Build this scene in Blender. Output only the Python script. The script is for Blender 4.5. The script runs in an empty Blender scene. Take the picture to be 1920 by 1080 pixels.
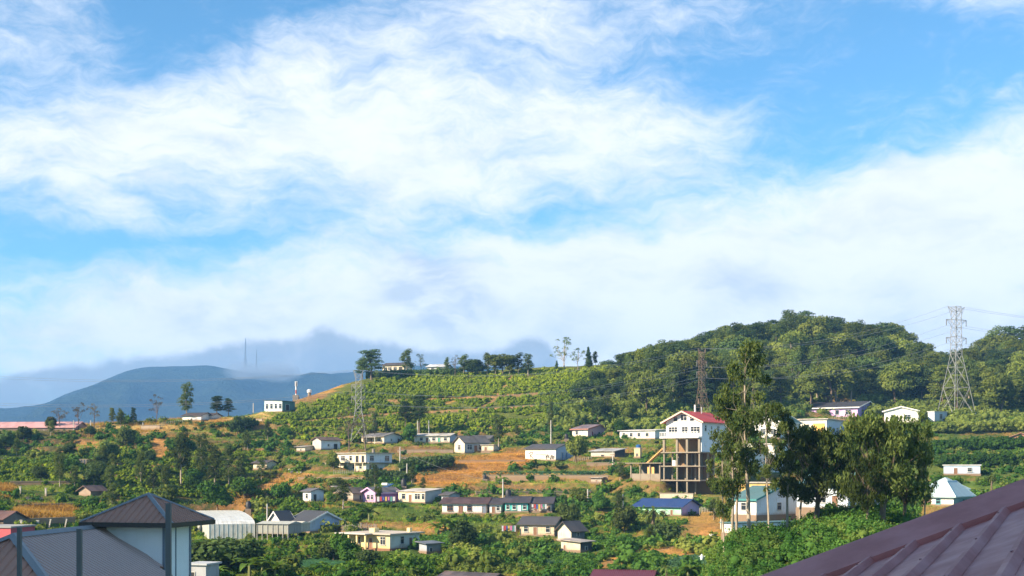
import bpy, bmesh, math, random
import numpy as np
from mathutils import Vector, Matrix

R = math.radians
rng = np.random.default_rng(7)
rnd = random.Random(11)
scene = bpy.context.scene
col = scene.collection

# ------------------------------------------------------------------ camera
W0, H0 = 1920.0, 1080.0
F = 2317.0            # focal length in photograph pixels
HZ = 880.0            # row of the horizon
CZ = 14.0             # eye height above the valley floor
cam_d = bpy.data.cameras.new('camera')
cam = bpy.data.objects.new('camera', cam_d)
col.objects.link(cam)
scene.camera = cam
cam_d.sensor_width = 36.0
cam_d.lens = 36.0 * F / W0
cam_d.shift_y = (HZ - H0 / 2) / W0
cam_d.clip_start = 0.1
cam_d.clip_end = 30000
cam.location = (0, 0, CZ)
cam.rotation_euler = (R(90), 0, 0)

# ------------------------------------------------------------------ sun, exposure
SUN_AZ = Vector((-0.88, -0.475))        # horizontal direction towards the sun
SUN_EL = R(29)
sv = Vector((SUN_AZ.x, SUN_AZ.y, 0)).normalized() * math.cos(SUN_EL) + Vector((0, 0, math.sin(SUN_EL)))
sun_d = bpy.data.lights.new('sun', 'SUN')
sun_d.energy = 5.0
sun_d.angle = R(0.5)
sun_d.color = (1.0, 0.83, 0.60)
sun = bpy.data.objects.new('sun', sun_d)
col.objects.link(sun)
sun.rotation_euler = (-sv).to_track_quat('-Z', 'Y').to_euler()
sun.location = (-60, -40, 80)
scene.view_settings.view_transform = 'Standard'
scene.view_settings.look = 'None'
scene.view_settings.exposure = 1.35
scene.view_settings.gamma = 1.0
scene.render.engine = 'CYCLES'
cy = scene.cycles
cy.use_denoising = True
cy.max_bounces = 5
cy.diffuse_bounces = 3
cy.glossy_bounces = 2
cy.transmission_bounces = 3
cy.transparent_max_bounces = 8
cy.volume_bounces = 0
cy.use_adaptive_sampling = True
cy.adaptive_threshold = 0.02
cy.sample_clamp_indirect = 6


class NT:
    """small helper for node trees"""
    def __init__(s, tree):
        s.t = tree
        s.n = tree.nodes
        s.l = tree.links

    def node(s, typ, **kw):
        nd = s.n.new(typ)
        for k, v in kw.items():
            setattr(nd, k, v)
        return nd

    def put(s, sock, v):
        if isinstance(v, bpy.types.NodeSocket):
            s.l.new(v, sock)
        elif v is not None:
            sock.default_value = v

    def math(s, op, a, b=None, c=None, clamp=False):
        nd = s.node('ShaderNodeMath', operation=op, use_clamp=clamp)
        s.put(nd.inputs[0], a)
        if b is not None:
            s.put(nd.inputs[1], b)
        if c is not None:
            s.put(nd.inputs[2], c)
        return nd.outputs[0]

    def rng(s, v, a, b, c=0.0, d=1.0, smooth=True):
        nd = s.node('ShaderNodeMapRange', interpolation_type='SMOOTHSTEP' if smooth else 'LINEAR')
        s.put(nd.inputs[0], v)
        for i, q in enumerate((a, b, c, d)):
            s.put(nd.inputs[i + 1], q)
        return nd.outputs[0]

    def mix(s, f, a, b, blend='MIX'):
        nd = s.node('ShaderNodeMix', data_type='RGBA', blend_type=blend)
        s.put(nd.inputs[0], f)
        s.put(nd.inputs[6], a if isinstance(a, bpy.types.NodeSocket) else (*a[:3], 1))
        s.put(nd.inputs[7], b if isinstance(b, bpy.types.NodeSocket) else (*b[:3], 1))
        return nd.outputs[2]

    def noise(s, vec, scale, detail=4, rough=0.55, dist=0.0, out=0, lac=2.0):
        nd = s.node('ShaderNodeTexNoise')
        if vec is not None:
            s.l.new(vec, nd.inputs['Vector'])
        nd.inputs['Scale'].default_value = scale
        nd.inputs['Detail'].default_value = detail
        nd.inputs['Roughness'].default_value = rough
        nd.inputs['Distortion'].default_value = dist
        nd.inputs['Lacunarity'].default_value = lac
        return nd.outputs[out]

    def mapping(s, vec, loc=(0, 0, 0), rot=(0, 0, 0), scale=(1, 1, 1), typ='POINT'):
        nd = s.node('ShaderNodeMapping', vector_type=typ)
        s.l.new(vec, nd.inputs[0])
        if typ != 'NORMAL':
            nd.inputs[1].default_value = loc
        nd.inputs[2].default_value = rot
        nd.inputs[3].default_value = scale
        return nd.outputs[0]

    def vmath(s, op, a, b=None, scale=None):
        nd = s.node('ShaderNodeVectorMath', operation=op)
        s.put(nd.inputs[0], a)
        if b is not None:
            s.put(nd.inputs[1], b)
        if scale is not None:
            s.put(nd.inputs['Scale'], scale)
        return nd.outputs['Value'] if op in ('LENGTH', 'DOT_PRODUCT') else nd.outputs[0]


# ------------------------------------------------------------------ sky
world = bpy.data.worlds.new('World')
scene.world = world
world.use_nodes = True
world.cycles.sampling_method = 'MANUAL'
world.cycles.sample_map_resolution = 512
wt = NT(world.node_tree)
wt.n.clear()
wout = wt.node('ShaderNodeOutputWorld')
bg = wt.node('ShaderNodeBackground')
bg.inputs[1].default_value = 0.063
wt.l.new(bg.outputs[0], wout.inputs[0])
sky = wt.node('ShaderNodeTexSky')
sky.sky_type = 'NISHITA'
sky.sun_disc = False
sky.sun_elevation = SUN_EL
sky.sun_rotation = math.atan2(SUN_AZ.x, SUN_AZ.y)
sky.altitude = 1900
sky.air_density = 1.0
sky.dust_density = 0.3
sky.ozone_density = 2.2
gen = wt.node('ShaderNodeTexCoord').outputs['Generated']
sep = wt.node('ShaderNodeSeparateXYZ')
wt.l.new(gen, sep.inputs[0])
az = wt.math('ARCTAN2', sep.outputs[0], sep.outputs[1])
el = wt.math('ARCSINE', sep.outputs[2])
comb = wt.node('ShaderNodeCombineXYZ')
wt.put(comb.inputs[0], wt.math('MULTIPLY', az, 2.400))
wt.put(comb.inputs[1], wt.math('MULTIPLY', el, 2.317))
P = comb.outputs[0]                      # sky position in thousands of pixels, angles from the horizon
warp = wt.noise(P, 3.2, 4, 0.6, 0.0, out=1)
warp = wt.vmath('SUBTRACT', warp, (0.5, 0.5, 0.5))
PW = wt.vmath('ADD', P, wt.vmath('SCALE', warp, scale=0.15))


def blob(cx, cy_, rx, ry, rot=0.0, w=1.0, vec=None):
    m = wt.mapping(vec or PW, ((cx - 960) / 1000, (880 - cy_) / 1000, 0), (0, 0, R(rot)), (rx / 1000, ry / 1000, 1), 'TEXTURE')
    flat = wt.vmath('MULTIPLY', m, (1, 1, 0))
    ln = wt.vmath('LENGTH', flat)
    return wt.rng(ln, 0.25, 1.15, w, 0.0)


def total(vals):
    t = vals[0]
    for v in vals[1:]:
        t = wt.math('ADD', t, v)
    return t


CL = [(50, 110, 270, 140, -8, .50), (110, 310, 340, 130, 12, .80), (450, 250, 480, 150, 17, .62), (780, 140, 470, 190, 16, .50),
      (1150, 50, 460, 120, 8, .45), (640, 350, 500, 130, 4, .55), (960, 290, 500, 170, 6, .60), (1220, 280, 400, 120, -8, .55),
      (1880, 10, 360, 170, -16, .85), (1560, 510, 640, 210, 12, .85), (1850, 400, 500, 140, 10, .60), (200, 447, 200, 42, -5, .62),
      (190, 405, 120, 24, -12, .40), (680, 550, 600, 125, 5, .80), (100, 610, 600, 110, 0, .75), (1100, 600, 800, 170, 2, .85),
      (980, 468, 130, 34, 0, .30), (1240, 470, 320, 100, 10, .42), (2100, 520, 520, 280, 0, .9), (1000, 720, 1700, 150, 0, .9), (1700, 600, 420, 110, 0, .4),
      (-250, 330, 330, 140, 8, .6), (900, 440, 900, 130, 0, .16)]
cov = total([blob(*c) for c in CL])
# beyond the frame the same broken cloud goes on
lowf = wt.noise(P, 1.7, 3, 0.5)
aaz = wt.math('ABSOLUTE', az)
outside = wt.math('MAXIMUM', wt.rng(aaz, R(23), R(36)), wt.rng(el, R(21), R(32)))
cov = wt.math('ADD', cov, wt.math('MULTIPLY', outside, wt.rng(lowf, 0.44, 0.72, 0.0, 0.9)))
PS = wt.mapping(PW, (0, 0, 0), (0, 0, R(-14)), (1.0, 2.9, 1))
det = wt.noise(PS, 3.6, 10, 0.66, 0.25)
fine = wt.noise(wt.mapping(PW, (3, 1, 0), (0, 0, R(12)), (1.0, 2.4, 1)), 10.0, 8, 0.68, 0.5)
d = wt.math('ADD', cov, wt.math('MULTIPLY', wt.math('SUBTRACT', det, 0.5), 1.7))
d = wt.math('ADD', d, wt.math('MULTIPLY', wt.math('SUBTRACT', fine, 0.5), 1.45))
dens = wt.rng(d, -0.06, 1.42)
dens = wt.math('MULTIPLY', dens, 0.96)
# greyer undersides
GR = [(800, 560, 170, 100, -30, 1.2), (1390, 565, 140, 60, 10, .65), (1660, 590, 140, 60, 0, .5), (1880, 620, 160, 50, 0, .4), (420, 600, 200, 40, 5, .7), (60, 640, 160, 40, 0, .6), (250, 560, 200, 50, 0, .45),
      (1000, 620, 260, 60, 0, .4), (560, 610, 170, 40, 0, .35)]
grey = total([blob(*c) for c in GR])
grey = wt.math('MULTIPLY', grey, wt.rng(wt.noise(PS, 5.0, 6, 0.6), 0.3, 0.65), clamp=True)
grey = wt.math('ADD', grey, wt.math('MULTIPLY', wt.rng(wt.noise(PS, 5.2, 7, 0.66), 0.42, 0.72), 0.42), clamp=True)
K = 7.8
low = wt.rng(el, R(1), R(12), 1.16, 1.0)       # low cloud brightened to make up for the haze before it
cloudcol = wt.mix(grey, (1.0 * K, 1.0 * K, 1.03 * K), (0.64 * K, 0.70 * K, 0.77 * K))
skyc = wt.mix(1.0, sky.outputs[0], (0.84, 1.38, 1.46), 'MULTIPLY')
c = wt.mix(dens, skyc, wt.vmath('SCALE', cloudcol, scale=low))
# the shaded bank of cloud lying behind the mountain
fc = wt.node('ShaderNodeFloatCurve')
pts = [(-900, 800), (-400, 780), (-100, 745), (0, 722), (60, 706), (130, 694), (240, 680), (330, 668), (400, 652), (480, 640), (560, 634), (605, 620), (650, 630), (700, 638),
       (760, 646), (860, 658), (930, 652), (975, 636), (1010, 632), (1036, 646), (1052, 690), (1075, 740), (1300, 800), (2900, 800)]
cv = fc.mapping.curves[0]
X0, X1 = -900.0, 2900.0
Y0, Y1 = 600.0, 820.0
for i, (x, y) in enumerate(pts):
    xx, yy = (x - X0) / (X1 - X0), (Y1 - y) / (Y1 - Y0)
    if i == 0:
        cv.points[0].location = (xx, yy)
    elif i == len(pts) - 1:
        cv.points[1].location = (1.0, yy)
    else:
        cv.points.new(xx, yy)
for p in cv.points:
    p.handle_type = 'AUTO_CLAMPED'
fc.mapping.update()
sw = wt.noise(P, 12.0, 7, 0.62, 0.3)
sx = wt.math('ADD', wt.math('MULTIPLY', az, 2400.0), 960.0)
wt.put(fc.inputs['Value'], wt.rng(sx, X0, X1, 0, 1, smooth=False))
top = wt.math('ADD', wt.math('MULTIPLY', fc.outputs[0], Y1 - Y0), 880.0 - Y1)       # rows above the horizon
h = wt.math('SUBTRACT', top, wt.math('MULTIPLY', el, 2317.0))
h = wt.math('ADD', h, wt.math('MULTIPLY', wt.math('SUBTRACT', sw, 0.5), 46.0))
bank = wt.rng(h, -6.0, 16.0, 0.0, 0.95)
bank = wt.math('MULTIPLY', bank, wt.rng(wt.noise(P, 9.0, 7, 0.65), 0.25, 0.55, 0.72, 1.0))
bankcol = wt.mix(wt.rng(h, 0, 70), (0.44 * K, 0.50 * K, 0.57 * K), (0.34 * K, 0.42 * K, 0.52 * K))
front = wt.rng(sep.outputs[1], 0.0, 0.4)
c = wt.mix(wt.math('MULTIPLY', bank, front), c, bankcol)
wt.l.new(c, bg.inputs[0])


# ------------------------------------------------------------------ helpers
def at(px, py, Y):
    """world point that stands at depth Y on the sight line of a photograph pixel"""
    return Vector(((px - 960) / F * Y, Y, CZ + (HZ - py) / F * Y))


def px_of(x, y):
    return 960 + F * x / y


def py_of(y, z):
    return HZ - F * (z - CZ) / y


class MB:
    def __init__(s):
        s.v = []
        s.f = []
        s.m = []

    def add(s, vs, fs, mi=0):
        b = len(s.v)
        s.v += [tuple(v) for v in vs]
        s.f += [tuple(b + i for i in f) for f in fs]
        s.m += [mi] * len(fs)

    def box(s, x0, y0, z0, x1, y1, z1, mi=0):
        s.add([(x0, y0, z0), (x1, y0, z0), (x1, y1, z0), (x0, y1, z0), (x0, y0, z1), (x1, y0, z1), (x1, y1, z1), (x0, y1, z1)],
              [(0, 3, 2, 1), (4, 5, 6, 7), (0, 1, 5, 4), (1, 2, 6, 5), (2, 3, 7, 6), (3, 0, 4, 7)], mi)

    def prism(s, poly, a, b, axis, mi=0):
        """extrude a 2D outline along x or y between a and b"""
        n = len(poly)
        if axis == 'y':
            vs = [(p, a, q) for p, q in poly] + [(p, b, q) for p, q in poly]
        else:
            vs = [(a, p, q) for p, q in poly] + [(b, p, q) for p, q in poly]
        fs = [tuple(range(n)), tuple(range(2 * n - 1, n - 1, -1))] + [(i, i + n, (i + 1) % n + n, (i + 1) % n) for i in range(n)]
        s.add(vs, fs, mi)

    def tube(s, pts, rad, n=6, mi=0, cap=True):
        pts = [Vector(p) for p in pts]
        rr = rad if isinstance(rad, (list, tuple)) else [rad] * len(pts)
        b = len(s.v)
        up = Vector((0, 0, 1))
        for i, p in enumerate(pts):
            t = (pts[min(i + 1, len(pts) - 1)] - pts[max(i - 1, 0)]).normalized()
            a = t.cross(up)
            if a.length < 1e-3:
                a = t.cross(Vector((1, 0, 0)))
            a.normalize()
            c_ = t.cross(a)
            for k in range(n):
                an = 2 * math.pi * k / n
                s.v.append(tuple(p + (a * math.cos(an) + c_ * math.sin(an)) * rr[i]))
        for i in range(len(pts) - 1):
            for k in range(n):
                k2 = (k + 1) % n
                s.f.append((b + i * n + k, b + i * n + k2, b + (i + 1) * n + k2, b + (i + 1) * n + k))
                s.m.append(mi)
        if cap:
            s.f.append(tuple(b + k for k in range(n)))
            s.f.append(tuple(b + (len(pts) - 1) * n + k for k in reversed(range(n))))
            s.m += [mi, mi]

    def bar(s, a, b, w, mi=0):
        s.tube([a, b], w * 0.7, 4, mi)

    def mesh(s, name, mats, smooth=False):
        me = bpy.data.meshes.new(name)
        me.from_pydata(s.v, [], s.f)
        for m in (mats if isinstance(mats, (list, tuple)) else [mats]):
            me.materials.append(m)
        if any(s.m):
            me.polygons.foreach_set('material_index', s.m)
        if smooth:
            me.polygons.foreach_set('use_smooth', [True] * len(me.polygons))
        me.update()
        return me

    def build(s, name, mats, parent=None, smooth=False):
        o = bpy.data.objects.new(name, s.mesh(name, mats, smooth))
        col.objects.link(o)
        if parent is not None:
            o.parent = parent
        return o


def np_mesh(name, verts, quads=None, tris=None, mat=None, tint=None, smooth=False):
    """fast mesh from arrays; tint is one value per vertex"""
    me = bpy.data.meshes.new(name)
    nq = 0 if quads is None else len(quads)
    nt = 0 if tris is None else len(tris)
    loops = np.concatenate([q.ravel() for q in ((quads if nq else np.zeros(0, int)), (tris if nt else np.zeros(0, int)))]).astype(np.int32)
    me.vertices.add(len(verts))
    me.vertices.foreach_set('co', np.ascontiguousarray(verts, np.float32).ravel())
    me.loops.add(len(loops))
    me.loops.foreach_set('vertex_index', loops)
    me.polygons.add(nq + nt)
    st = np.concatenate([np.arange(nq) * 4, nq * 4 + np.arange(nt) * 3]).astype(np.int32)
    me.polygons.foreach_set('loop_start', st)
    if smooth:
        me.polygons.foreach_set('use_smooth', np.ones(nq + nt, bool))
    me.update(calc_edges=True)
    if tint is not None:
        a = me.attributes.new('tint', 'FLOAT', 'POINT')
        a.data.foreach_set('value', np.ascontiguousarray(tint, np.float32))
    if mat is not None:
        me.materials.append(mat)
    return me


def link(name, me, parent=None):
    o = bpy.data.objects.new(name, me)
    col.objects.link(o)
    if parent is not None:
        o.parent = parent
    return o


def empty(name, loc, rz=0.0):
    o = bpy.data.objects.new(name, None)
    o.empty_display_size = 0.5
    col.objects.link(o)
    o.location = loc
    o.rotation_euler = (0, 0, rz)
    return o


def tag(o, label=None, cat=None, group=None, kind=None):
    if label:
        o['label'] = label
    if cat:
        o['category'] = cat
    if group:
        o['group'] = group
    if kind or cat:
        o['kind'] = kind or 'thing'
    return o


# ------------------------------------------------------------------ materials
MATS = {}


def new_mat(name):
    m = bpy.data.materials.new(name)
    m.use_nodes = True
    t = NT(m.node_tree)
    b = t.n['Principled BSDF']
    return m, t, b


def wall_mat(c, dirt=0.35, name='plaster'):
    key = ('wall', c, dirt)
    if key in MATS:
        return MATS[key]
    m, t, b = new_mat(name)
    tc = t.node('ShaderNodeTexCoord').outputs['Object']
    n1 = t.noise(tc, 0.7, 6, 0.65)
    n2 = t.noise(t.mapping(tc, scale=(3.5, 3.5, 0.35)), 1.0, 5, 0.6)
    f = t.math('MULTIPLY', t.rng(t.math('ADD', n1, t.math('MULTIPLY', n2, 0.8)), 0.85, 1.25), dirt)
    dark = tuple(x * y for x, y in zip(c, (0.52, 0.46, 0.38)))
    sz = t.node('ShaderNodeSeparateXYZ')
    t.l.new(tc, sz.inputs[0])
    foot = t.math('MULTIPLY', t.rng(t.math('ADD', sz.outputs[2], t.math('MULTIPLY', n2, 0.9)), 1.15, 0.35), min(0.75, dirt * 1.5))
    cc = t.mix(f, c, dark)
    cc = t.mix(foot, cc, (0.24, 0.15, 0.085))
    t.l.new(cc, b.inputs['Base Color'])
    b.inputs['Roughness'].default_value = 0.88
    bp = t.node('ShaderNodeBump')
    bp.inputs['Strength'].default_value = 0.25
    bp.inputs['Distance'].default_value = 0.03
    t.l.new(t.noise(tc, 9, 4), bp.inputs['Height'])
    t.l.new(bp.outputs[0], b.inputs['Normal'])
    MATS[key] = m
    return m


def roof_mat(c, rust=0.3, rough=0.6, freq=26.0, axis=0, name='roof_sheet'):
    if max(c) < .3 and c[2] < .3 and name == 'roof_sheet':
        c = tuple(q * .62 for q in c)
    key = ('roof', c, rust, rough, freq, axis)
    if key in MATS:
        return MATS[key]
    m, t, b = new_mat(name)
    tc = t.node('ShaderNodeTexCoord').outputs['Object']
    n1 = t.noise(tc, 0.5, 7, 0.7)
    n2 = t.noise(tc, 3.2, 4, 0.6)
    f = t.math('MULTIPLY', t.rng(t.math('ADD', n1, t.math('MULTIPLY', n2, 0.4)), 0.62, 0.95), rust)
    rustc = (c[0] * 0.5 + 0.12, c[1] * 0.45 + 0.055, c[2] * 0.4 + 0.03)
    wn = t.node('ShaderNodeTexWhiteNoise')
    sn = t.vmath('FLOOR', t.mapping(tc, (.13, .37, 0), scale=(1.1, .42, 0) if axis == 0 else (.42, 1.1, 0)))
    t.l.new(sn, wn.inputs[0])
    sheet = t.rng(wn.outputs[0], 0, 1, 1 - .5 * min(1, rust * 1.3), 1 + .35 * min(1, rust * 1.3), smooth=False)
    cc = t.vmath('SCALE', t.mix(f, c, rustc), scale=sheet)
    t.l.new(cc, b.inputs['Base Color'])
    b.inputs['Roughness'].default_value = rough
    wv = t.node('ShaderNodeTexWave', bands_direction='X' if axis == 0 else 'Y')
    t.l.new(tc, wv.inputs['Vector'])
    wv.inputs['Scale'].default_value = freq / 20
    bp = t.node('ShaderNodeBump')
    bp.inputs['Strength'].default_value = 0.5
    bp.inputs['Distance'].default_value = 0.04
    t.l.new(wv.outputs[1], bp.inputs['Height'])
    t.l.new(bp.outputs[0], b.inputs['Normal'])
    MATS[key] = m
    return m


def plain(name, c, rough=0.7, metal=0.0, var=0.25, scale=2.0, spec=0.5):
    key = ('plain', name, c, rough)
    if key in MATS:
        return MATS[key]
    m, t, b = new_mat(name)
    tc = t.node('ShaderNodeTexCoord').outputs['Object']
    n1 = t.noise(tc, scale, 5, 0.6)
    t.l.new(t.mix(t.math('MULTIPLY', t.rng(n1, 0.35, 0.75), var), c, tuple(x * 0.45 for x in c)), b.inputs['Base Color'])
    b.inputs['Roughness'].default_value = rough
    b.inputs['Metallic'].default_value = metal
    b.inputs['Specular IOR Level'].default_value = spec
    MATS[key] = m
    return m


def leaf_mat(name, dark, light, trans=0.3):
    m, t, b = new_mat(name)
    at_ = t.node('ShaderNodeAttribute', attribute_name='tint').outputs['Fac']
    oi = t.node('ShaderNodeObjectInfo').outputs['Random']
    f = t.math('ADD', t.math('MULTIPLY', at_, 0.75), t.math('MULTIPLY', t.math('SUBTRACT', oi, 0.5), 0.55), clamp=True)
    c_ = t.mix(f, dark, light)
    hs = t.node('ShaderNodeHueSaturation')
    t.l.new(c_, hs.inputs['Color'])
    t.put(hs.inputs['Hue'], t.rng(oi, 0, 1, 0.482, 0.515, smooth=False))
    t.put(hs.inputs['Value'], t.rng(t.math('FRACT', t.math('MULTIPLY', oi, 7.3)), 0, 1, 0.72, 1.32, smooth=False))
    c_ = hs.outputs[0]
    df = t.node('ShaderNodeBsdfDiffuse')
    tr = t.node('ShaderNodeBsdfTranslucent')
    t.l.new(c_, df.inputs[0])
    t.l.new(t.mix(1.0, c_, (1.25, 1.15, 0.55), 'MULTIPLY'), tr.inputs[0])
    ms = t.node('ShaderNodeMixShader')
    ms.inputs[0].default_value = trans
    t.l.new(df.outputs[0], ms.inputs[1])
    t.l.new(tr.outputs[0], ms.inputs[2])
    t.l.new(ms.outputs[0], t.n['Material Output'].inputs[0])
    return m


L_OLIVE = leaf_mat('leaf_olive', (0.052, 0.085, 0.020), (0.240, 0.265, 0.056))
L_DARK = leaf_mat('leaf_dark', (0.026, 0.055, 0.022), (0.110, 0.155, 0.046), 0.2)
L_EUC = leaf_mat('leaf_eucalyptus', (0.044, 0.078, 0.024), (0.180, 0.220, 0.060), 0.35)
L_BRIGHT = leaf_mat('leaf_bright', (0.085, 0.160, 0.018), (0.300, 0.390, 0.045), 0.35)
L_BUSH = leaf_mat('leaf_bush', (0.026, 0.075, 0.016), (0.105, 0.195, 0.036), 0.3)
L_KNOLL = leaf_mat('leaf_knoll', (0.018, 0.058, 0.013), (0.095, 0.175, 0.035), 0.3)
L_GREY = leaf_mat('leaf_grey', (0.075, 0.070, 0.045), (0.170, 0.150, 0.095), 0.3)
L_TEA = leaf_mat('leaf_tea', (0.075, 0.130, 0.014), (0.330, 0.425, 0.034), 0.25)
L_BANANA = leaf_mat('leaf_banana', (0.050, 0.120, 0.020), (0.190, 0.280, 0.060), 0.35)
L_DRY = leaf_mat('leaf_dry_grass', (0.400, 0.250, 0.055), (0.760, 0.520, 0.150), 0.35)
L_CROP = leaf_mat('leaf_crop', (0.045, 0.120, 0.055), (0.120, 0.230, 0.110), 0.2)
BARK = plain('bark', (0.16, 0.115, 0.08), 0.9, var=0.6, scale=4)
BARK_PALE = plain('bark_pale', (0.34, 0.28, 0.21), 0.85, var=0.6, scale=3)
WHITE = (0.78, 0.77, 0.74)
GLASS = plain('window_glass', (0.030, 0.038, 0.050), 0.12, var=0.3, scale=1.2)
FRAME = plain('frame_paint', (0.62, 0.60, 0.55), 0.6, var=0.3)
BROWNWOOD = plain('brown_wood', (0.22, 0.105, 0.055), 0.7)
CONCRETE = wall_mat((0.27, 0.225, 0.17), 0.6, 'concrete')
CONCRETE_D = wall_mat((0.20, 0.175, 0.15), 0.6, 'concrete_weathered')
METAL = plain('galvanised_steel', (0.34, 0.34, 0.33), 0.6, 0.2, 0.4)
METAL_D = plain('dark_steel', (0.16, 0.155, 0.15), 0.6, 0.2)
BLACKP = plain('black_plastic_and_shade', (0.015, 0.015, 0.017), 0.5)

# ------------------------------------------------------------------ terrain heights
COLS = {
    -900: [(60, 1420), (150, 1095), (200, 1000), (260, 900), (330, 800), (345, 795), (400, 850), (460, 890), (700, 890)],
    0: [(60, 1420), (150, 1090), (185, 1025), (215, 980), (235, 950), (255, 915), (280, 882), (305, 845), (332, 806), (345, 797), (365, 812), (420, 875), (700, 892)],
    200: [(60, 1420), (150, 1090), (185, 1028), (215, 985), (240, 950), (262, 915), (290, 868), (318, 825), (340, 800), (352, 795), (375, 812), (430, 870), (700, 892)],
    350: [(60, 1420), (150, 1090), (185, 1030), (215, 988), (245, 945), (270, 905), (300, 858), (328, 815), (350, 788), (362, 784), (385, 800), (440, 860), (700, 892)],
    480: [(60, 1420), (150, 1090), (185, 1032), (215, 990), (245, 948), (270, 910), (300, 862), (330, 815), (352, 788), (368, 778), (390, 785), (450, 850), (700, 892)],
    560: [(60, 1420), (150, 1090), (185, 1032), (215, 992), (245, 948), (270, 910), (300, 860), (330, 812), (355, 775), (378, 748), (392, 744), (430, 780), (520, 850), (700, 890)],
    650: [(60, 1420), (150, 1090), (185, 1034), (215, 992), (245, 946), (270, 906), (300, 856), (330, 812), (360, 765), (390, 722), (405, 714), (440, 730), (520, 800), (700, 885)],
    720: [(60, 1420), (150, 1090), (185, 1034), (215, 992), (245, 946), (270, 904), (300, 856), (330, 812), (360, 768), (390, 725), (415, 702), (440, 704), (520, 770), (700, 880)],
    900: [(60, 1420), (150, 1090), (185, 1030), (215, 985), (240, 948), (270, 900), (300, 852), (330, 812), (360, 768), (390, 725), (418, 698), (450, 700), (520, 750), (700, 880)],
    1140: [(60, 1420), (150, 1088), (185, 1028), (215, 982), (240, 942), (270, 895), (300, 845), (330, 805), (360, 760), (390, 715), (420, 686), (450, 684), (520, 730), (700, 880)],
    1300: [(60, 1420), (150, 1088), (185, 1022), (215, 975), (238, 935), (262, 902), (285, 858), (305, 822), (335, 795), (365, 752), (400, 712), (440, 684), (465, 682), (540, 730), (700, 880)],
    1500: [(60, 1420), (150, 1085), (185, 1010), (215, 960), (245, 905), (275, 850), (300, 818), (330, 785), (350, 778), (385, 728), (430, 675), (470, 645), (500, 642), (560, 690), (700, 860)],
    1650: [(60, 1420), (150, 1085), (185, 1005), (215, 955), (245, 900), (275, 850), (300, 820), (330, 792), (350, 785), (385, 745), (430, 700), (470, 665), (500, 664), (560, 700), (700, 860)],
    1760: [(60, 1420), (150, 1085), (185, 995), (205, 945), (235, 900), (260, 868), (285, 835), (310, 805), (340, 788), (370, 770), (410, 740), (450, 715), (490, 712), (560, 740), (700, 860)],
    1920: [(60, 1420), (150, 1085), (185, 990), (205, 940), (235, 890), (260, 860), (285, 832), (310, 805), (340, 788), (370, 760), (410, 725), (450, 700), (490, 695), (560, 740), (700, 860)],
    2900: [(60, 1420), (150, 1085), (185, 990), (205, 940), (235, 890), (260, 860), (285, 832), (310, 805), (340, 780), (370, 750), (410, 710), (450, 690), (490, 690), (560, 740), (700, 860)],
}
YG = np.arange(20, 702, 2.0)
PG = np.arange(-900, 2901, 20.0)
keys = sorted(COLS)
colz = []
for k in keys:
    ys, ps = zip(*COLS[k])
    zc = [CZ + (HZ - p) / F * y for y, p in zip(ys, ps)]
    colz.append(np.interp(YG, [0] + list(ys), [0.0] + zc))
colz = np.array(colz)
TZ = np.zeros((len(PG), len(YG)))
for j in range(len(YG)):
    TZ[:, j] = np.interp(PG, keys, colz[:, j])
TZ = np.maximum(TZ, 0.0)
for ax, n in ((0, 3), (1, 2)):
    for _ in range(n):
        TZ = 0.25 * np.roll(TZ, 1, ax) + 0.5 * TZ + 0.25 * np.roll(TZ, -1, ax) if False else \
            (np.take(TZ, np.clip(np.arange(TZ.shape[ax]) - 1, 0, None), ax) * 0.25 + TZ * 0.5 +
             np.take(TZ, np.clip(np.arange(TZ.shape[ax]) + 1, None, TZ.shape[ax] - 1), ax) * 0.25)


def sstep(a, b, x):
    t_ = np.clip((np.asarray(x, float) - a) / (b - a), 0, 1)
    return t_ * t_ * (3 - 2 * t_)


_perm = np.random.default_rng(3).random((256, 256))


def vnoise(x, y):
    x = np.asarray(x, float)
    y = np.asarray(y, float)
    xi, yi = np.floor(x).astype(int), np.floor(y).astype(int)
    fx, fy = x - xi, y - yi
    fx, fy = fx * fx * (3 - 2 * fx), fy * fy * (3 - 2 * fy)
    g = lambda a, b: _perm[a % 256, b % 256]
    return (g(xi, yi) * (1 - fx) + g(xi + 1, yi) * fx) * (1 - fy) + (g(xi, yi + 1) * (1 - fx) + g(xi + 1, yi + 1) * fx) * fy


def fbm(x, y, o=4):
    s_, a, t_ = 0.0, 1.0, 0.0
    for i in range(o):
        s_ = s_ + a * vnoise(np.asarray(x) * 2 ** i + 17.3 * i, np.asarray(y) * 2 ** i + 5.1 * i)
        t_ += a
        a *= 0.5
    return s_ / t_


YARDS = []     # open ground falling away in front of the houses: picture columns, depth, level
PADS = []      # flattened plots the houses stand on: centre, axes, half sizes, level


TSTEP = 2.2


def smooth_height(X, Y):
    """hillside before terracing, with the picture column"""
    X = np.asarray(X, float)
    Y = np.asarray(Y, float)
    Yc = np.clip(Y, 20.0, 700.0)
    px = np.clip(960 + F * X / Yc, -900, 2900)
    i = np.clip((px - PG[0]) / 20.0, 0, len(PG) - 1.001)
    j = np.clip((Yc - YG[0]) / 2.0, 0, len(YG) - 1.001)
    i0, j0 = i.astype(int), j.astype(int)
    fi, fj = i - i0, j - j0
    z = (TZ[i0, j0] * (1 - fi) + TZ[i0 + 1, j0] * fi) * (1 - fj) + (TZ[i0, j0 + 1] * (1 - fi) + TZ[i0 + 1, j0 + 1] * fi) * fj
    z = z + (fbm(X / 30, Y / 30, 3) - 0.5) * 1.6 * sstep(130, 190, Y)
    return z, px


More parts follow.
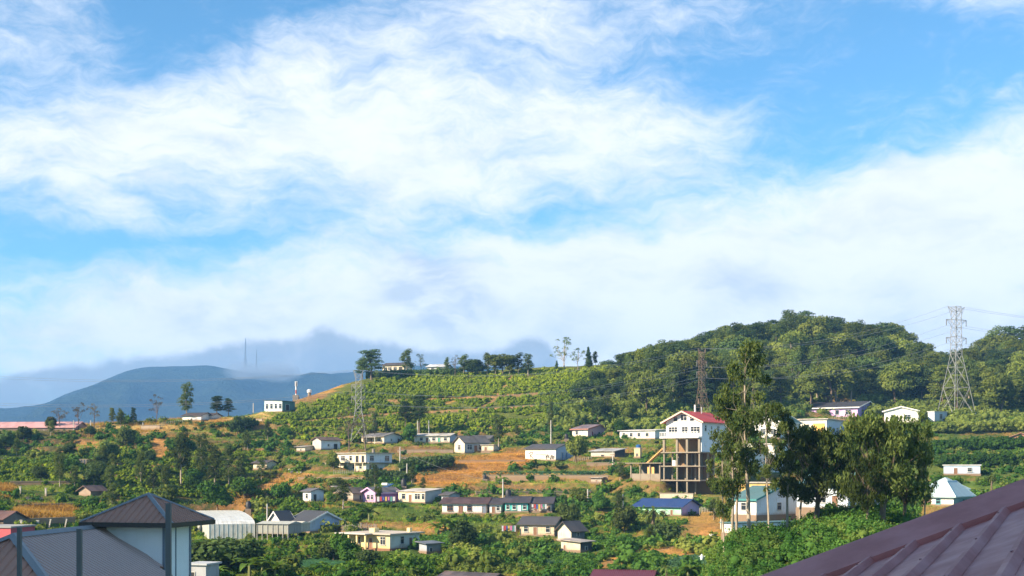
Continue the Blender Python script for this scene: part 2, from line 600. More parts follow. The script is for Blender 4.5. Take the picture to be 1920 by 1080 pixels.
def terrace(X, Y, z):
    """terrace weight, level number and position between two banks (bank is above 0.6)"""
    w = sstep(165, 190, Y) * (1 - sstep(330, 350, Y)) * sstep(0.26, 0.40, fbm(np.asarray(X) / 45 + 9, np.asarray(Y) / 45 + 3, 3) + 0.06)
    q = (z + (fbm(np.asarray(X) / 26, np.asarray(Y) / 26, 3) - 0.5) * 0.9) / TSTEP
    lev = np.floor(q)
    return w, lev, q - lev, q


def base_height(X, Y):
    z, px = smooth_height(X, Y)
    w, lev, fr, q = terrace(X, Y, z)
    zt = TSTEP * (lev + sstep(0.66, 0.97, fr)) - (q * TSTEP - z)
    z = z * (1 - w) + zt * w
    X = np.asarray(X, float)
    Y = np.asarray(Y, float)
    # the bushy knoll in front on the right
    kn = sstep(1262, 1405, px) * (1 - sstep(2300, 2800, px))
    prof = sstep(58, 98, Y) * (1 - sstep(112, 150, Y))
    z = z + kn * prof * (7.7 + 1.3 * sstep(1450, 1640, px) - 2.2 * sstep(1680, 1765, px) + (fbm(X / 6, Y / 6, 3) - 0.5) * 2.6)
    # unseen hill added left of the picture to shade the valley
    sx_, sy_ = (X + 165) / 62.0, (Y - 150) / 75.0
    z = z + 46.0 * np.exp(-(sx_ ** 2 + sy_ ** 2) ** 1.3)
    return z


def height(X, Y):
    z = base_height(X, Y)
    X = np.asarray(X, float)
    Y = np.asarray(Y, float)
    for (cx, cy_, ax, ay, hx, hy, lev) in PADS:
        dx, dy = X - cx, Y - cy_
        a = np.abs(dx * ax[0] + dy * ax[1]) - hx
        b = np.abs(dx * ay[0] + dy * ay[1]) - hy
        dist = np.hypot(np.maximum(a, 0), np.maximum(b, 0))
        k = 1 - sstep(0.8, 3.6, dist)
        z = z * (1 - k) + lev * k
    px = 960 + F * X / np.maximum(Y, 20)
    for a, b, yh, lev in YARDS:
        cap = CZ + (lev - .15 - CZ) * Y / yh
        m = (Y > yh - 26) & (Y < yh + 1.5) & (px > a - 3) & (px < b + 3)
        z = np.where(m & (z > cap), cap, z)
    return z


def hit(px, py, y0=150.0, y1=640.0):
    """where the sight line of a pixel first meets the hillside"""
    Y = np.arange(y0, y1, 0.4)
    X = (px - 960) / F * Y
    z = base_height(X, Y)
    ray = CZ + (HZ - py) / F * Y
    k = np.nonzero(z >= ray)[0]
    i = k[0] if len(k) else int(np.argmin(np.abs(z - ray)))
    return float(X[i]), float(Y[i]), float(z[i])


MARKS = []      # what plants may be named after
BOXES = []      # picture rectangle and depth of what must stay in view

# ------------------------------------------------------------------ houses
def corner_frame(pc, pyb, wl, wr, th, y0=150.0, depth=None, Y=None, zoff=0.0):
    """plot of a house from its near corner: returns origin, local axes and side lengths"""
    if Y is None:
        X, Y, z = hit(pc, pyb, y0)
    else:
        X = (pc - 960) / F * Y
    z = CZ + (HZ - pyb) / F * Y
    dl = (-math.cos(th), math.sin(th))
    dr = (math.sin(th), math.cos(th))
    ul = (pc - wl - 960) / F
    ur = (pc + wr - 960) / F
    L1 = (ul * Y - X) / (dl[0] - ul * dl[1])
    L2 = (ur * Y - X) / (dr[0] - ur * dr[1]) if wr > 0 else 0
    if depth is not None:
        L2 = depth
    return (X, Y, z + zoff), dl, dr, L1, L2


def openings(root, specs, W, L, wallh, frame_mat, k=1.0):
    for sp in specs:
        face, kind, fr, w, s0, hh = sp[:6]
        w, s0, hh = w * k, s0 * k, hh * k
        col_ = sp[6] if len(sp) > 6 else None
        m, g = MB(), MB()
        d0, d1 = 0.02, 0.09
        fw = 0.05
        if face == 'L':
            c_ = L * (1 - fr)
            def B(mb, a, b, za, zb, p, q):
                mb.box(-q, c_ + a, za, -p, c_ + b, zb)
        else:
            c_ = W * fr
            def B(mb, a, b, za, zb, p, q):
                mb.box(c_ + a, -q, za, c_ + b, -p, zb)
        B(m, -w / 2 - fw, -w / 2, s0 - fw, s0 + hh + fw, -0.05, d1)
        B(m, w / 2, w / 2 + fw, s0 - fw, s0 + hh + fw, -0.05, d1)
        B(m, -w / 2, w / 2, s0 + hh, s0 + hh + fw, -0.05, d1)
        if kind == 'w':
            B(m, -w / 2 - 0.1, w / 2 + 0.1, s0 - fw - 0.06, s0 - fw, -0.05, d1 + 0.1)
            B(m, -w / 2, w / 2, s0 - fw, s0, -0.05, d1)
            n = max(1, int(round(w / 0.65)))
            for i in range(1, n):
                q = -w / 2 + w * i / n
                B(m, q - 0.03, q + 0.03, s0, s0 + hh, -0.05, d1 - 0.02)
            B(m, -w / 2, w / 2, s0 + hh * 0.66 - 0.025, s0 + hh * 0.66 + 0.025, -0.05, d1 - 0.025)
            o = m.build('window', frame_mat, root)
            B(g, -w / 2 + 0.004, w / 2 - 0.004, s0 + 0.004, s0 + hh - 0.004, -0.04, d0)
            g.build('pane', GLASS, o)
        elif kind == 'o':
            o = m.build('opening', frame_mat, root)
            B(g, -w / 2 + 0.004, w / 2 - 0.004, s0 + 0.004, s0 + hh - 0.004, -0.04, d0)
            g.build('dark_interior', BLACKP, o)  # flat black sheet stands in for the unlit inside
        else:
            o = m.build('door_frame', frame_mat, root)
            B(g, -w / 2 + 0.004, w / 2 - 0.004, s0, s0 + hh - 0.004, -0.04, d0 + 0.02)
            B(g, w / 2 - 0.16, w / 2 - 0.1, s0 + 0.95, s0 + 1.05, d0 + 0.02, d0 + 0.07)
            g.build('door', col_ or BROWNWOOD, o)


def house(name, label, pc, pyb, wl, wr, th, hpx, roof, rise_px, wall_l, roof_c, wall_r=None, specs=(), over=0.5, depth=None, Y=None, y0=150.0,
          fascia=None, rust=0.5, dirt=0.5, cat='house', pad=True, plinth=None, extra=None, roof_axis=None, base_drop=2.0, frame=None, rough=0.6, group=None, nom=2.75):
    th = R(th)
    (X, Y, z), dl, dr, L, W = corner_frame(pc, pyb, wl, wr, th, y0, depth, Y)
    mpp = Y / F
    h = hpx * mpp
    rise = rise_px * mpp
    root = empty(name, (X, Y, z), math.pi / 2 - th)
    tag(root, label, cat, group)
    cx, cy_ = X + dl[0] * L / 2 + dr[0] * W / 2, Y + dl[1] * L / 2 + dr[1] * W / 2
    if pad:
        PADS.append((cx, cy_, dl, dr, L / 2, W / 2, z))
        YARDS.append((pc - wl, pc + wr, Y, z))
    BOXES.append((pc - wl - 1, pc + wr + 1, pyb - hpx - rise_px, pyb, Y))
    MARKS.append((pc, pyb, name.replace('_', ' ')))
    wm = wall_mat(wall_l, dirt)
    wm2 = wall_mat(wall_r or wall_l, dirt)  # many right-hand walls take a bluer, darker colour painted in as shade
    # walls
    mb = MB()
    if roof in ('gy', 'sy'):
        prof = [(0, 0), (W, 0), (W, h), (W / 2, h + rise), (0, h)] if roof == 'gy' else [(0, 0), (W, 0), (W, h + rise), (0, h)]
        mb.prism(prof, 0, L, 'y')
    elif roof in ('gx', 'sx'):
        prof = [(0, 0), (L, 0), (L, h), (L / 2, h + rise), (0, h)] if roof == 'gx' else [(0, 0), (L, 0), (L, h + rise), (0, h)]
        mb.prism(prof, 0, W, 'x')
    else:
        mb.box(0, 0, 0, W, L, h)
    me = mb.mesh('wall', [wm, wm2])
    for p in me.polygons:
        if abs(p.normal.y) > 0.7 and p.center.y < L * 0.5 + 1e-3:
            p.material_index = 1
    w_o = link('wall', me, root)
    pb = MB()
    pb.box(-0.12, -0.12, -base_drop, W + 0.12, L + 0.12, 0.16)
    pb.build('plinth', plinth or CONCRETE_D, root)
    # roof
    o = over
    t = 0.11
    rm = roof_mat(roof_c, rust, rough, axis=(1 if roof in ('gy', 'sy') else 0))
    rb, fb = MB(), MB()
    if roof in ('gy', 'gx'):
        S, T = (W, L) if roof == 'gy' else (L, W)
        k = rise / (S / 2)
        e = h - o * k
        prof = [(-o, e + 0.03), (S / 2, h + rise + 0.03), (S + o, e + 0.03), (S + o, e + 0.03 + t), (S / 2, h + rise + 0.05 + t), (-o, e + 0.03 + t)]
        rb.prism(prof, -o, T + o, 'y' if roof == 'gy' else 'x')
        if fascia:
            for q0, q1 in ((-o - 0.05, -o), (T + o, T + o + 0.05)):
                for sgn in (0, 1):
                    a, b = (-o, S / 2) if sgn == 0 else (S / 2, S + o)
                    za, zb = (e, h + rise) if sgn == 0 else (h + rise, e)
                    fb.prism([(a, za - 0.14), (b, zb - 0.14), (b, zb + t + 0.06), (a, za + t + 0.06)], q0, q1, 'y' if roof == 'gy' else 'x')
            for q in (-o - 0.06, S + o + 0.004):
                if roof == 'gy':
                    fb.box(q, -o, e - 0.14, q + 0.055, T + o, e + t + 0.05)
                else:
                    fb.box(-o, q, e - 0.14, T + o, q + 0.055, e + t + 0.05)
        cap = MB()
        cz_ = h + rise + t + 0.07
        if roof == 'gy':
            cap.prism([(S / 2 - 0.22, cz_ - 0.22 * k), (S / 2, cz_), (S / 2 + 0.22, cz_ - 0.22 * k), (S / 2, cz_ + 0.04)], -o - 0.02, T + o + 0.02, 'y')
        else:
            cap.prism([(S / 2 - 0.22, cz_ - 0.22 * k), (S / 2, cz_), (S / 2 + 0.22, cz_ - 0.22 * k), (S / 2, cz_ + 0.04)], -o - 0.02, T + o + 0.02, 'x')
    elif roof in ('sy', 'sx'):
        S, T = (W, L) if roof == 'sy' else (L, W)
        k = rise / S
        prof = [(-o, h - o * k + 0.03), (S + o, h + rise + o * k + 0.03), (S + o, h + rise + o * k + t + 0.03), (-o, h - o * k + t + 0.03)]
        rb.prism(prof, -o, T + o, 'y' if roof == 'sy' else 'x')
        cap = None
    elif roof == 'flat':
        rb.box(-o, -o, h + 0.002, W + o, L + o, h + 0.2)
        rm = wall_mat(roof_c, 0.6)
        cap = None
    elif roof == 'hip':
        e = h
        a, b = (-o, W + o), (-o, L + o)
        s_ = min(W, L) / 2 + o
        if L >= W:
            r0, r1 = (W / 2, -o + s_, e + rise), (W / 2, L + o - s_, e + rise)
        else:
            r0, r1 = (-o + s_, L / 2, e + rise), (W + o - s_, L / 2, e + rise)
        vs = [(a[0], b[0], e), (a[1], b[0], e), (a[1], b[1], e), (a[0], b[1], e), r0, r1]
        if L >= W:
            fs = [(0, 1, 4), (1, 2, 5, 4), (2, 3, 5), (3, 0, 4, 5), (3, 2, 1, 0)]
        else:
            fs = [(3, 0, 4), (0, 1, 5, 4), (1, 2, 5), (2, 3, 4, 5), (3, 2, 1, 0)]
        rb.add(vs, fs)
        rb.box(a[0], b[0], e - 0.16, a[1], b[1], e - 0.003)
        cap = MB()
        for u, v in ((0, 4), (1, 4 if L >= W else 5), (2, 5), (3, 5 if L >= W else 4), (4, 5)):
            cap.bar(Vector(vs[u]), Vector(vs[v]) + Vector((0, 0, 0.01)), 0.1)
    r_o = rb.build('roof', rm, root)
    if cap is not None:
        cap.build('ridge_cap', rm, r_o)
    if fb.v:
        fb.build('fascia', fascia, r_o)
    openings(root, specs, W, L, h, frame or FRAME, min(1.0, h / nom))
    if extra:
        extra(root, W, L, h, rise)
    return root


def W_(face, fr, w=1.1, s=0.95, h=1.15):
    return (face, 'w', fr, w, s, h)


def D_(face, fr, w=0.85, h=2.0, c_=None):
    return (face, 'd', fr, w, 0.0, h, c_)


def O_(face, fr, w=1.2, s=0.6, h=1.6):
    return (face, 'o', fr, w, s, h)


CREAM = (0.74, 0.62, 0.44)
YELL = (0.78, 0.62, 0.30)
PINKP = (0.62, 0.36, 0.62)
PURP = (0.36, 0.18, 0.52)
LILAC = (0.56, 0.42, 0.66)
TEALW = (0.10, 0.50, 0.46)
MINT = (0.36, 0.70, 0.48)
SLATE = (0.085, 0.088, 0.095)
GREYR = (0.25, 0.24, 0.23)
PALER = (0.52, 0.50, 0.46)
BLUEP = (0.50, 0.56, 0.66)  # white end wall with its shade put into the colour
WHITE_P = plain('white_trim', (0.76, 0.75, 0.72), 0.6, var=0.25)


def two_storey_extra(root, W, L, h, rise):
    m = MB()
    m.box(-1.1, -0.5, h * 0.46, -0.002, L + 1.0, h * 0.46 + 0.16)
    m.box(-0.002, -1.0, h * 0.46, W + 0.3, -0.002, h * 0.46 + 0.16)
    m.build('balcony_slab', CONCRETE, root)
    for i in range(6):
        c_ = MB()
        y = 0.1 + (L + 0.7) * i / 5
        c_.box(-1.0, y - 0.1, -0.6, -0.8, y + 0.1, h * 0.46)
        c_.build('column', wall_mat(CREAM, 0.5), root)
    p = MB()
    p.box(W * 0.42, L * 0.1, h + 0.2, W * 0.42 + 0.5, L * 0.1 + 0.5, h + 1.1)
    p.build('roof_stub', CONCRETE_D, root)


def porch_extra(root, W, L, h, rise):
    m = MB()
    m.box(-1.9, L * 0.15, h - 0.25, -0.03, L * 0.98, h - 0.15)
    m.build('porch_roof', roof_mat(PALER, 0.5), root)
    for y in (L * 0.2, L * 0.92):
        c_ = MB()
        c_.box(-1.8, y - 0.06, -0.6, -1.68, y + 0.06, h - 0.25)
        c_.build('post', FRAME, root)


def solar_extra(root, W, L, h, rise):
    s_ = MB()
    a = 0.35
    s_.prism([(W * .45, h + rise * .6 + .5), (W * .45 + 1.7, h + rise * .6 + 1.1), (W * .45 + 1.7, h + rise * .6 + 1.2), (W * .45, h + rise * .6 + .6)], -0.6, 1.0, 'y')
    s_.build('solar_panel', plain('solar_cell', (0.03, 0.07, 0.16), 0.15), root)
    t_ = MB()
    t_.tube([(W * .45 - 0.1, -0.6, h + rise + 0.75), (W * .45 - 0.1, 1.0, h + rise + 0.75)], 0.28, 10)
    t_.build('heater_tank', WHITE_P, root)


def stilt_extra(root, W, L, h, rise):
    b = MB()
    b.box(-1.9, L * 0.38, -0.2, -0.003, L, -0.04)
    b.build('porch_floor', CONCRETE_D, root)
    s_ = MB()
    s_.box(-2.2, L * 0.36, h + 0.02, -0.56, L + 0.9, h + 0.17)
    s_.build('porch_roof', wall_mat(PALER, 0.6), root)
    for y in (L * .40, L * .60, L * .80, L * .98):
        c_ = MB()
        c_.box(-1.85, y - 0.13, -2.6, -1.6, y + 0.13, h + 0.02)
        c_.build('column', wall_mat(YELL, 0.3), root)
    for x in (0.1, W * .45):
        c_ = MB()
        c_.box(x, -0.28, -2.4, x + 0.22, -0.06, 0.0)
        c_.build('stilt', CONCRETE, root)
    for x, y, w in ((W * .25, L * .55, 1.1), (W * .8, L * .1, 0.6)):
        c_ = MB()
        c_.box(x, y, h + 0.2, x + w, y + w, h + 0.85)
        c_.build('roof_box', wall_mat(YELL, 0.3), root)


H = house
H('two_storey_house', 'two-storey cream concrete house with flat roof and balcony, on the middle terrace', 686, 884, 66, 49, 40, 34, 'flat', 0, (0.78, 0.68, 0.50), (0.42, 0.38, 0.32),
  (0.68, 0.70, 0.72), [W_('L', .13, 1.8, 3.6, 1.5), W_('L', .36, 1.8, 3.6, 1.5), W_('L', .58, 1.2, 3.6, 1.5), O_('L', .76, 1.4, 3.0, 2.2), O_('L', .92, 1.2, 3.0, 2.2),  # right wall tinted white-blue as its shade
   W_('L', .2, 0.9, 0.9, 1.2), D_('L', .42), W_('L', .66, 1.1, 0.9, 1.2), W_('L', .86, 1.0, 0.9, 1.2),
   W_('R', .22, 1.7, 3.5, 1.6), W_('R', .80, 1.9, 3.5, 1.6), D_('R', .16), O_('R', .38, 1.0, 0.2, 1.9), O_('R', .80, 2.0, 0.6, 1.3)], over=0.5, dirt=0.5, extra=two_storey_extra, nom=5.9)
H('terrace_house', 'low cream house with a porch and shade-blue gable, left in the upper row', 720, 831, 42, 34, 38, 13, 'gy', 6, CREAM, GREYR, (0.60, 0.66, 0.72),  # gable colour holds the blue of its shade
  [W_('L', .78, 1.6, .8, 1.2), D_('L', .45), W_('L', .2, 1.0, .8, 1.2), D_('R', .78, 1.0), W_('R', .4, .7, .9, .9)], extra=porch_extra)
H('row_house', 'long low white house with pale sheet roof, middle of the upper row', 843, 830, 66, 9, 14, 13, 'gy', 4, (0.74, 0.68, 0.56), (0.46, 0.44, 0.40), BLUEP,
  [W_('L', .2, 1.2), D_('L', .36), W_('L', .55, 1.2), D_('L', .70, 1.0, 2.0, plain('green_paint', (0.08, 0.30, 0.22))), W_('L', .88, 1.2)], rust=0.6, depth=7)
H('grey_roofed_house', 'big grey hip-roofed house with weathered walls, the right one shade-blue, right end of the upper row', 871, 850, 19, 46, 56, 21, 'gx', 11, (0.62, 0.54, 0.42), (0.17, 0.165, 0.16), (0.34, 0.38, 0.44),  # right wall colour turned blue-grey to paint its shade
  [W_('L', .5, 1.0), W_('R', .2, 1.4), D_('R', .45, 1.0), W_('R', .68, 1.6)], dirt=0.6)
H('garage_shed', 'small cream flat-roofed shed beside the grey hip-roofed house', 925, 846, 22, 8, 20, 11, 'flat', 0, CREAM, (0.40, 0.36, 0.30), None, [D_('L', .35, 1.2)], over=0.3, depth=4)
H('white_gable_cottage', 'small bluish white cottage with brown roof, under the leaning dead tree', 602, 843, 16, 36, 52, 18, 'gx', 5, (0.46, 0.44, 0.40), (0.20, 0.13, 0.09), (0.62, 0.67, 0.74),
  [W_('R', .38, .5, 1.0, .6), O_('R', .75, 1.2, .1, 1.6)], rust=.6)
H('roadside_hut', 'tiny cream hut with dark roof above white rocks, left of centre', 500, 880, 25, 9, 24, 12, 'gy', 4, CREAM, (0.10, 0.09, 0.085), None, [O_('L', .3, .7, .5, 1.0), W_('L', .7, .6)], depth=4)
H('teal_clinic', 'pale teal boxy building on the ridge end beside the red and white mast', 529, 772, 33, 24, 30, 20, 'sx', 2, (0.60, 0.70, 0.70), (0.10, 0.17, 0.16), (0.10, 0.20, 0.19),
  [W_('L', .15, .9, 1.0, 1.4), W_('L', .4, .9, 1.0, 1.4), W_('L', .65, .9, 1.0, 1.4), W_('L', .9, .9, 1.0, 1.4), O_('R', .4, 1.6, .6, 1.6)], over=.3, base_drop=4)
H('crest_house', 'cream house with dark roof on the hill crest beside a spreading pine', 757, 697, 40, 8, 20, 13, 'gy', 5, (0.76, 0.64, 0.46), (0.10, 0.085, 0.075), None,
  [W_('L', .15, 1.4, .8, 1.2), W_('L', .35, 1.4, .8, 1.2), W_('L', .6, 1.4, .8, 1.2), O_('L', .85, 1.6, .4, 1.6)], depth=7, y0=330)
H('crest_hall', 'pale long hall with white roof half hidden behind crest trees', 835, 697, 34, 8, 16, 10, 'gy', 5, (0.60, 0.62, 0.64), (0.52, 0.54, 0.56), None, [W_('L', .3, 1.4), W_('L', .7, 1.4)], depth=7, y0=330)
H('lavender_hut', 'small bluish white hut with grey roof below the orange bank', 583, 941, 15, 24, 40, 20, 'gy', 4, (0.70, 0.70, 0.72), (0.20, 0.20, 0.21), (0.62, 0.66, 0.74),
  [O_('R', .3, 1.0, .2, 1.7), W_('L', .5, .8)])
H('rusty_shack', 'rusty brown gabled shack left of the purple house', 662, 938, 20, 22, 42, 14, 'gx', 8, (0.42, 0.36, 0.30), (0.20, 0.15, 0.11), (0.50, 0.42, 0.32), [O_('R', .6, .8, .3, 1.5)], rust=.8)
H('purple_house', 'pink and purple house with grey roof and a solar water heater', 704, 943, 24, 44, 42, 20, 'gx', 8, PINKP, (0.24, 0.22, 0.21), PURP,
  [W_('L', .45, 1.1), W_('L', .75, .8), D_('R', .12, 1.1, 2.0, plain('plum_paint', (0.25, 0.05, 0.10)))], extra=solar_extra, fascia=plain('lilac_trim', (0.55, 0.35, 0.55)))
H('cream_verandah_house', 'cream house with pale flat sheet roof beside the purple house', 797, 943, 50, 31, 34, 21, 'sy', 4, (0.80, 0.66, 0.46), (0.50, 0.46, 0.42), (0.46, 0.46, 0.46),
  [W_('L', .2, 1.1, .9, 1.3), D_('L', .45), W_('L', .72, 1.6, .9, 1.3), W_('L', .93, .8, .9, 1.3), O_('R', .9, .8, .2, 1.6)], rust=.55, over=.35)
H('white_row_house', 'white row house with reddish brown roof and brown shuttered windows', 912, 963, 83, 8, 10, 19, 'gy', 9, (0.80, 0.76, 0.70), (0.105, 0.06, 0.055), None,
  [W_('L', .18, 1.5, .8, 1.3), D_('L', .42, 1.0), W_('L', .62, 1.2, .8, 1.3), ('L', 'd', .95, 1.0, 0, 2.0, plain('grey_blue_door', (0.16, 0.20, 0.26)))], depth=6, frame=BROWNWOOD)
H('white_row_annex', 'short white house with dark roof between brown-roofed and teal row houses', 939, 963, 21, 5, 10, 18, 'gy', 9, (0.78, 0.76, 0.74), (0.075, 0.065, 0.07), None,
  [D_('L', .35, .9), W_('L', .75, .8)], depth=6)
H('teal_row_house', 'bright teal painted row house with white windows and dark roof', 990, 960, 43, 2, 8, 18, 'gy', 9, TEALW, (0.07, 0.065, 0.075), None,
  [W_('L', .12, .8, .8, 1.3), W_('L', .40, 1.0, .8, 1.3), ('L', 'd', .62, .9, 0, 2.0, WHITE_P), W_('L', .85, .9, .8, 1.3)], depth=6, frame=WHITE_P)
H('beige_row_house', 'beige end house of the row, dark roof, right of the teal house', 1034, 960, 42, 9, 8, 17, 'gy', 9, (0.68, 0.56, 0.46), (0.07, 0.065, 0.075), (0.20, 0.19, 0.18),  # dark end wall is shade put into the colour
  [W_('L', .15, .8), D_('L', .32, .8), W_('L', .55, .7), W_('L', .70, .7), D_('L', .9, .7)], depth=6)
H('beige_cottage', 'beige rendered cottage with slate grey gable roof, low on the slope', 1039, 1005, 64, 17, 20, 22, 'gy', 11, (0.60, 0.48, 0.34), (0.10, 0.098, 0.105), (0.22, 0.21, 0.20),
  [W_('L', .18, 1.0, .9, 1.2), D_('L', .45, .9), W_('L', .82, 1.0, .9, 1.2)], rust=.15)
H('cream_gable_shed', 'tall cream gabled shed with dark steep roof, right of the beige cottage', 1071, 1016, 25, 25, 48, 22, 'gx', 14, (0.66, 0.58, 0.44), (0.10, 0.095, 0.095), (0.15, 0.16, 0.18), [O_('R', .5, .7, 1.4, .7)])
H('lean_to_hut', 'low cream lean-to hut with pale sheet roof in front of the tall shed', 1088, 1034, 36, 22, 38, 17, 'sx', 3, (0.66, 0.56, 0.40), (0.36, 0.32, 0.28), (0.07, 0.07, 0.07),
  [D_('L', .2, .8, 1.7), O_('R', .5, 1.2, .2, 1.2)], rust=.7, pad=True)
H('blue_roofed_house', 'mint green and lilac house with bright blue roof', 1277, 967, 86, 34, 34, 17, 'gy', 12, MINT, (0.025, 0.075, 0.25), LILAC,
  [D_('L', .08, .8, 1.7), W_('L', .25, 1.4, .5, 1.0), W_('L', .62, 1.4, .5, 1.0), D_('L', .8, .8, 1.7), W_('R', .55, 1.3, .9, .9)], rust=.1, over=.6)
H('white_graffiti_house', 'white cottage with scrawled dark graffiti, slate roof and shade-blue gable end', 1042, 863, 57, 32, 34, 22, 'gy', 8, (0.80, 0.74, 0.64), (0.10, 0.097, 0.10), (0.40, 0.48, 0.62),  # blue of the gable end is painted shade
  [D_('R', .38, .9, 1.9, plain('blue_door', (0.16, 0.24, 0.40))), D_('R', .62, .9, 1.9, plain('blue_door', (0.16, 0.24, 0.40)))], rust=.2)
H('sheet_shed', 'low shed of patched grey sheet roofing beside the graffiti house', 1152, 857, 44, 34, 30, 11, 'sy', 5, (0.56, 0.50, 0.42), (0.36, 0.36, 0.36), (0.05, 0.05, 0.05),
  [O_('L', .5, 1.6, .1, 1.1)], rust=.6, depth=6)
H('tank_stand', 'narrow cream tank stand with a blue tank on top', 1200, 858, 11, 5, 25, 17, 'flat', 0, (0.70, 0.52, 0.30), (0.5, 0.4, 0.3), None, [O_('L', .5, .5, .4, .9)], over=.08, cat='tank stand', depth=1.2)
H('long_white_house', 'long white hillside house with thin white roof, left of the red-roofed building', 1228, 823, 66, 24, 34, 16, 'sy', 3, (0.82, 0.77, 0.70), (0.62, 0.58, 0.54), (0.72, 0.70, 0.70),
  [W_('L', .12, 1.0), W_('L', .33, 1.0), W_('L', .55, 1.0), W_('L', .78, 1.0), W_('R', .5, 1.2)], rust=.3, fascia=WHITE_P)
H('pink_porch_house', 'cream and pink house with mauve roof below the forest', 1102, 819, 29, 42, 38, 15, 'gy', 8, (0.80, 0.70, 0.58), (0.28, 0.22, 0.25), (0.55, 0.36, 0.42),
  [W_('L', .3, 1.0), D_('R', .2, 1.0, 1.9, plain('plum_paint', (0.25, 0.05, 0.10))), O_('R', .5, 1.4, .3, 1.5)], fascia=plain('rust_trim', (0.34, 0.14, 0.10)))
H('lavender_long_house', 'long lavender house with charcoal roof at the edge of the forest', 1608, 782, 95, 38, 32, 19, 'gy', 13, (0.66, 0.42, 0.70), (0.075, 0.08, 0.10), (0.34, 0.28, 0.60),  # purple gable is the long wall's colour with shade painted in
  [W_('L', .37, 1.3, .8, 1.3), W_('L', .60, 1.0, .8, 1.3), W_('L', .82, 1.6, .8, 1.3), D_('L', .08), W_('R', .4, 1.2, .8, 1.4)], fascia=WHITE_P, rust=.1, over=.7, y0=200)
H('white_gable_house', 'white house with low white-edged gable beside the large pylon', 1722, 793, 64, 14, 22, 23, 'gx', 8, (0.80, 0.76, 0.70), (0.55, 0.53, 0.50), (0.52, 0.56, 0.62),
  [W_('L', .25, 1.1, 1.0, 1.3), W_('L', .68, 1.6, 1.0, 1.3)], fascia=WHITE_P, depth=9, y0=200)
H('blue_side_house', 'small pale blue flat house between white gable house and large pylon', 1752, 791, 12, 24, 55, 19, 'flat', 0, (0.6, 0.62, 0.66), (0.5, 0.5, 0.5), (0.46, 0.54, 0.66), [W_('R', .5, 1.2, .9, 1.3)], over=.2, y0=200)
H('yellow_white_house', 'white and yellow flat-roofed house below the lavender house', 1550, 816, 50, 32, 30, 30, 'flat', 0, (0.80, 0.74, 0.62), (0.5, 0.45, 0.4), (0.56, 0.62, 0.70),
  [W_('L', .26, 1.2, 1.0, 1.8), ('L', 'd', .72, 3.0, 0, 3.0, wall_mat((0.74, 0.46, 0.12), 0.3)), W_('R', .6, 1.2)], y0=200, base_drop=5)
H('green_roof_white_house', 'white gabled house with dark green roof behind the tall eucalyptus trees', 1462, 822, 48, 38, 42, 32, 'gx', 16, (0.78, 0.76, 0.74), (0.03, 0.12, 0.11), (0.62, 0.66, 0.70),
  [W_('L', .35, 1.3, 1.0, 1.4), W_('L', .75, 1.0, 1.0, 1.4), W_('R', .3, 1.0)], rust=.1, fascia=WHITE_P, y0=200, base_drop=5)
H('tall_white_block', 'tall plain white building glimpsed through the eucalyptus trunks', 1452, 925, 78, 34, 34, 92, 'flat', 0, (0.78, 0.74, 0.68), (0.5, 0.48, 0.45), (0.56, 0.62, 0.70),
  [W_('L', .2, 1.2, 1.2, 1.5), W_('L', .55, 1.2, 1.2, 1.5), W_('L', .85, 1.2, 1.2, 1.5), W_('L', .2, 1.2, 4.4, 1.5), W_('L', .55, 1.2, 4.4, 1.5), W_('L', .85, 1.2, 4.4, 1.5), W_('L', .45, 1.2, 7.4, 1.3),
   W_('R', .5, 1.2, 4.4, 1.5)], Y=262, nom=9.0, over=.3, pad=False, base_drop=5, cat='building')
H('gold_wall_house', 'gold painted lower house under the tall white building', 1446, 948, 92, 10, 22, 42, 'flat', 0, (0.74, 0.46, 0.16), (0.45, 0.40, 0.34), (0.50, 0.46, 0.42),
  [W_('L', .15, 1.2, 1.0, 1.3), W_('L', .4, 1.2, 1.0, 1.3), W_('L', .65, 1.2, 1.0, 1.3), W_('L', .88, 1.2, 1.0, 1.3)], Y=240, nom=4.4, depth=8, over=.3, pad=False, base_drop=6)
H('teal_roof_wing', 'white wing with teal sheet roof sloping down behind the bushy knoll', 1376, 1002, 22, 120, 62, 20, 'sx', 0.1, (0.78, 0.75, 0.70), (0.12, 0.25, 0.26), (0.60, 0.66, 0.74),
  [W_('R', .3, 1.0), W_('R', .6, 1.0)], Y=172, over=.3, pad=False, base_drop=6, rust=.15)
H('teal_gable_wing', 'white gabled wing with teal roof behind eucalyptus trunks', 1418, 968, 46, 84, 52, 32, 'gy', 22, (0.76, 0.74, 0.70), (0.12, 0.24, 0.25), (0.60, 0.66, 0.74),
  [W_('R', .5, 1.0), W_('L', .5, 1.0)], Y=190, over=.4, pad=False, base_drop=6, rust=.15, fascia=plain('teal_trim', (0.05, 0.22, 0.22)))
H('teal_hall', 'pale hall with light teal roof behind the dark tree', 1590, 955, 96, 60, 38, 42, 'gy', 24, (0.60, 0.66, 0.72), (0.22, 0.46, 0.52), (0.56, 0.62, 0.70),
  [W_('L', .2, 1.2), W_('L', .5, 1.2), D_('L', .75), W_('R', .4, 1.2)], Y=185, over=.4, pad=False, base_drop=6, rust=.1)
H('pavilion', 'white pavilion with pale teal hipped roof above the brown roof', 1788, 948, 42, 33, 40, 17, 'hip', 29, (0.82, 0.80, 0.74), (0.40, 0.52, 0.54), (0.20, 0.32, 0.34),  # darker teal right wall carries painted shade
  [('L', 'w', .32, 1.3, .5, 1.4), O_('R', .55, 2.4, .1, 1.7)], Y=186, over=.55, rust=.1, frame=plain('teal_frame', (0.16, 0.46, 0.48)), cat='pavilion')
